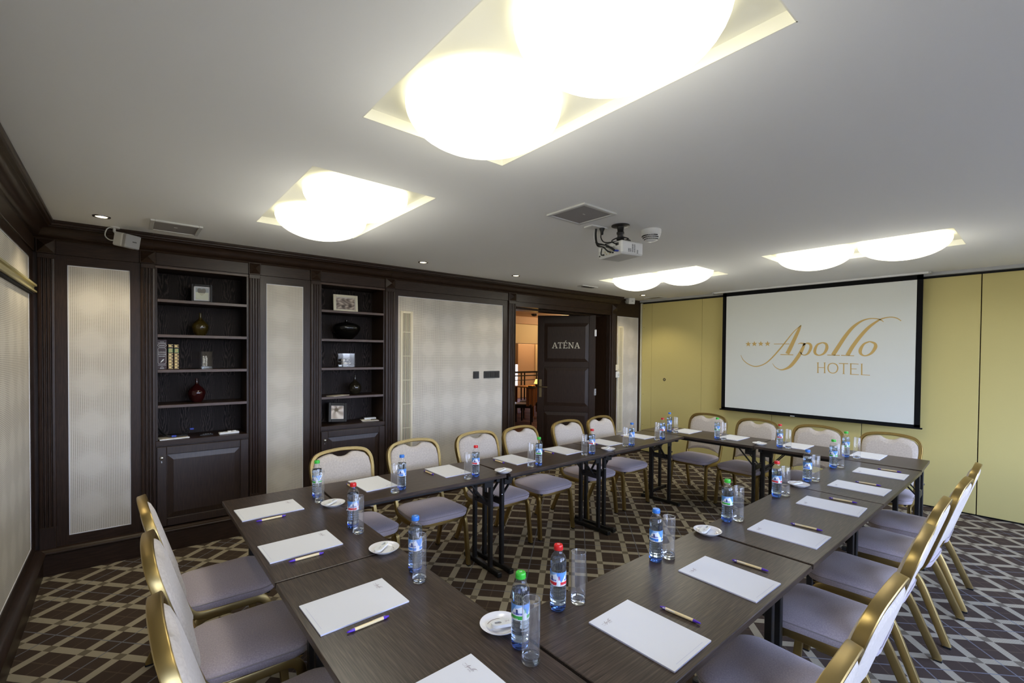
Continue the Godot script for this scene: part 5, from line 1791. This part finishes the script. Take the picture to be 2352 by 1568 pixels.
	for q in [
		["A", [["green", 1.348, 1.776, 1.332, 1.875], ["red", 1.336, 2.367, 1.329, 2.451], ["blue", 1.352, 2.966, 1.326, 3.047], ["green", 1.367, 3.575, 1.344, 3.646]]],
		["B", [["blue", 1.809, 1.944, 1.746, 1.980], ["red", 2.349, 1.985, 2.272, 2.000], ["green", 2.916, 2.026, 2.844, 2.014], ["red", 3.550, 2.022, 3.473, 2.004], ["blue", 4.131, 2.018, 4.068, 1.992], ["red", 4.670, 2.010, 4.592, 1.998]]],
		["C", [["blue", 5.127, 1.816, 5.125, 1.895], ["green", 5.146, 2.347, 5.134, 2.421], ["red", 5.191, 2.922, 5.185, 2.997], ["green", 5.190, 3.440, 5.193, 3.517]]],
		["D", [["green", 4.654, 3.490, 4.718, 3.520], ["blue", 4.056, 3.496, 4.115, 3.529], ["red", 3.516, 3.496, 3.588, 3.520], ["green", 2.864, 3.494, 2.922, 3.527], ["blue", 2.170, 3.516, 2.240, 3.534], ["red", 1.594, 3.509, 1.679, 3.524]]]]:
		for k in q[1].size():
			var e: Array = q[1][k]
			var a := atan2(0.483 - e[1], 4.572 - e[2]) + rng.randf_range(-0.5, 0.7)
			var bt := place(Vector3(e[1], TT, e[2]), a)
			var gt := place(Vector3(e[3], TT, e[4]), rng.randf() * TAU)
			var lab: String = "%s capped water bottle, %s" % [e[0], seat_text(q[0], k)]
			var src: Node3D = kinds[e[0]]
			if used.has(e[0]):
				dup(src, bt, lab)
			else:
				src.transform = bt
				tag(src, lab, "bottle", "small water bottles with coloured caps")
				used[e[0]] = true
			if first:
				glass.transform = gt
				tag(glass, "empty tall glass, " + seat_text(q[0], k), "glass", "empty tall drinking glasses")
				first = false
			else:
				dup(glass, gt, "empty tall glass, " + seat_text(q[0], k))
	# saucers, each with an opener and a paper sachet
	var dish := make_dish()
	var op := make_opener(logo)
	var sac := make_sachet()
	var places := [[1.372, 1.980, 0.5, "in the table corner before the second bookcase"], [1.337, 2.717, 0.6, "on the table seam opposite the screen"], [1.376, 3.470, 2.9, "in the table corner between green and red capped bottles"], [2.571, 2.018, 0.2, "on the first table seam before the wide fabric panel"], [3.793, 2.007, 0.3, "on the table seam in front of the door"], [5.166, 2.754, 0.2, "on the table seam beneath the screen"], [3.880, 3.500, -0.5, "on the table seam opposite the bookcases, by the screen"], [2.626, 3.510, 0.1, "on the open table seam opposite the bookcases"]]
	for k in places.size():
		var p: Array = places[k]
		var dt := place(Vector3(p[0], TT, p[1]), 0.0)
		var ot := place(Vector3(p[0], TT + 0.0100, p[1]), p[2]) * Transform3D(Basis(Vector3.BACK, 0.10), Vector3(-0.006, 0.0045, -0.010))
		var st := place(Vector3(p[0], TT + 0.0055, p[1]), p[2] + 0.25) * Transform3D(Basis(), Vector3(0.0, 0, 0.016))
		if k == 0:
			dish.transform = dt
			tag(dish, "white saucer " + p[3], "saucer", "white saucers between the places")
			op.transform = ot
			tag(op, "white bottle opener in the saucer " + p[3], "bottle opener", "bottle openers in the saucers")
			sac.transform = st
			tag(sac, "white paper sachet in the saucer " + p[3], "sachet", "paper sachets in the saucers")
		else:
			dup(dish, dt, "white saucer " + p[3])
			dup(op, ot, "white bottle opener in the saucer " + p[3])
			dup(sac, st, "white paper sachet in the saucer " + p[3])
	screen(logo)


func _ready() -> void:
	# camera: wide shift lens on a tripod beside the corner of the tables
	var cam := Camera3D.new()
	cam.name = "camera"
	cam.projection = Camera3D.PROJECTION_FRUSTUM
	cam.near = 0.05
	cam.far = 60.0
	cam.size = 0.05 * 1568.0 / 1051.9
	cam.frustum_offset = Vector2(0, 0.05 * 45.9 / 1051.9)
	cam.transform = Transform3D(Basis.from_euler(Vector3(-0.0165, -0.7023, 0.0086)), Vector3(0.4831, 1.5965, 4.5716))
	cam.current = true
	add_child(cam)
	var env := Environment.new()
	env.background_mode = Environment.BG_SKY
	var sky := ProceduralSkyMaterial.new()  # overcast, bluish daylight
	sky.sky_top_color = rgb(147, 173, 232)
	sky.sky_horizon_color = rgb(216, 227, 249)
	sky.ground_bottom_color = rgb(73, 74, 79)
	sky.ground_horizon_color = rgb(117, 123, 134)
	sky.energy_multiplier = 19.5
	env.sky = Sky.new()
	env.sky.sky_material = sky
	env.tonemap_mode = Environment.TONE_MAPPER_LINEAR
	env.tonemap_exposure = 1.0
	env.sdfgi_enabled = true
	env.ssao_enabled = true
	env.ssil_enabled = true
	var we := WorldEnvironment.new()
	we.name = "world_environment"
	we.environment = env
	add_child(we)
	materials()
	room()
	door()
	hall()
	bookcase(0.669, 1.315, "dark wood built-in bookcase by the corner, holding books and bottle vases")
	bookcase(1.918, 2.570, "dark wood built-in bookcase beside the wide fabric panel, holding a squat vase")
	ceiling_things()
	wall_things()
	layout()
	shelf_things()
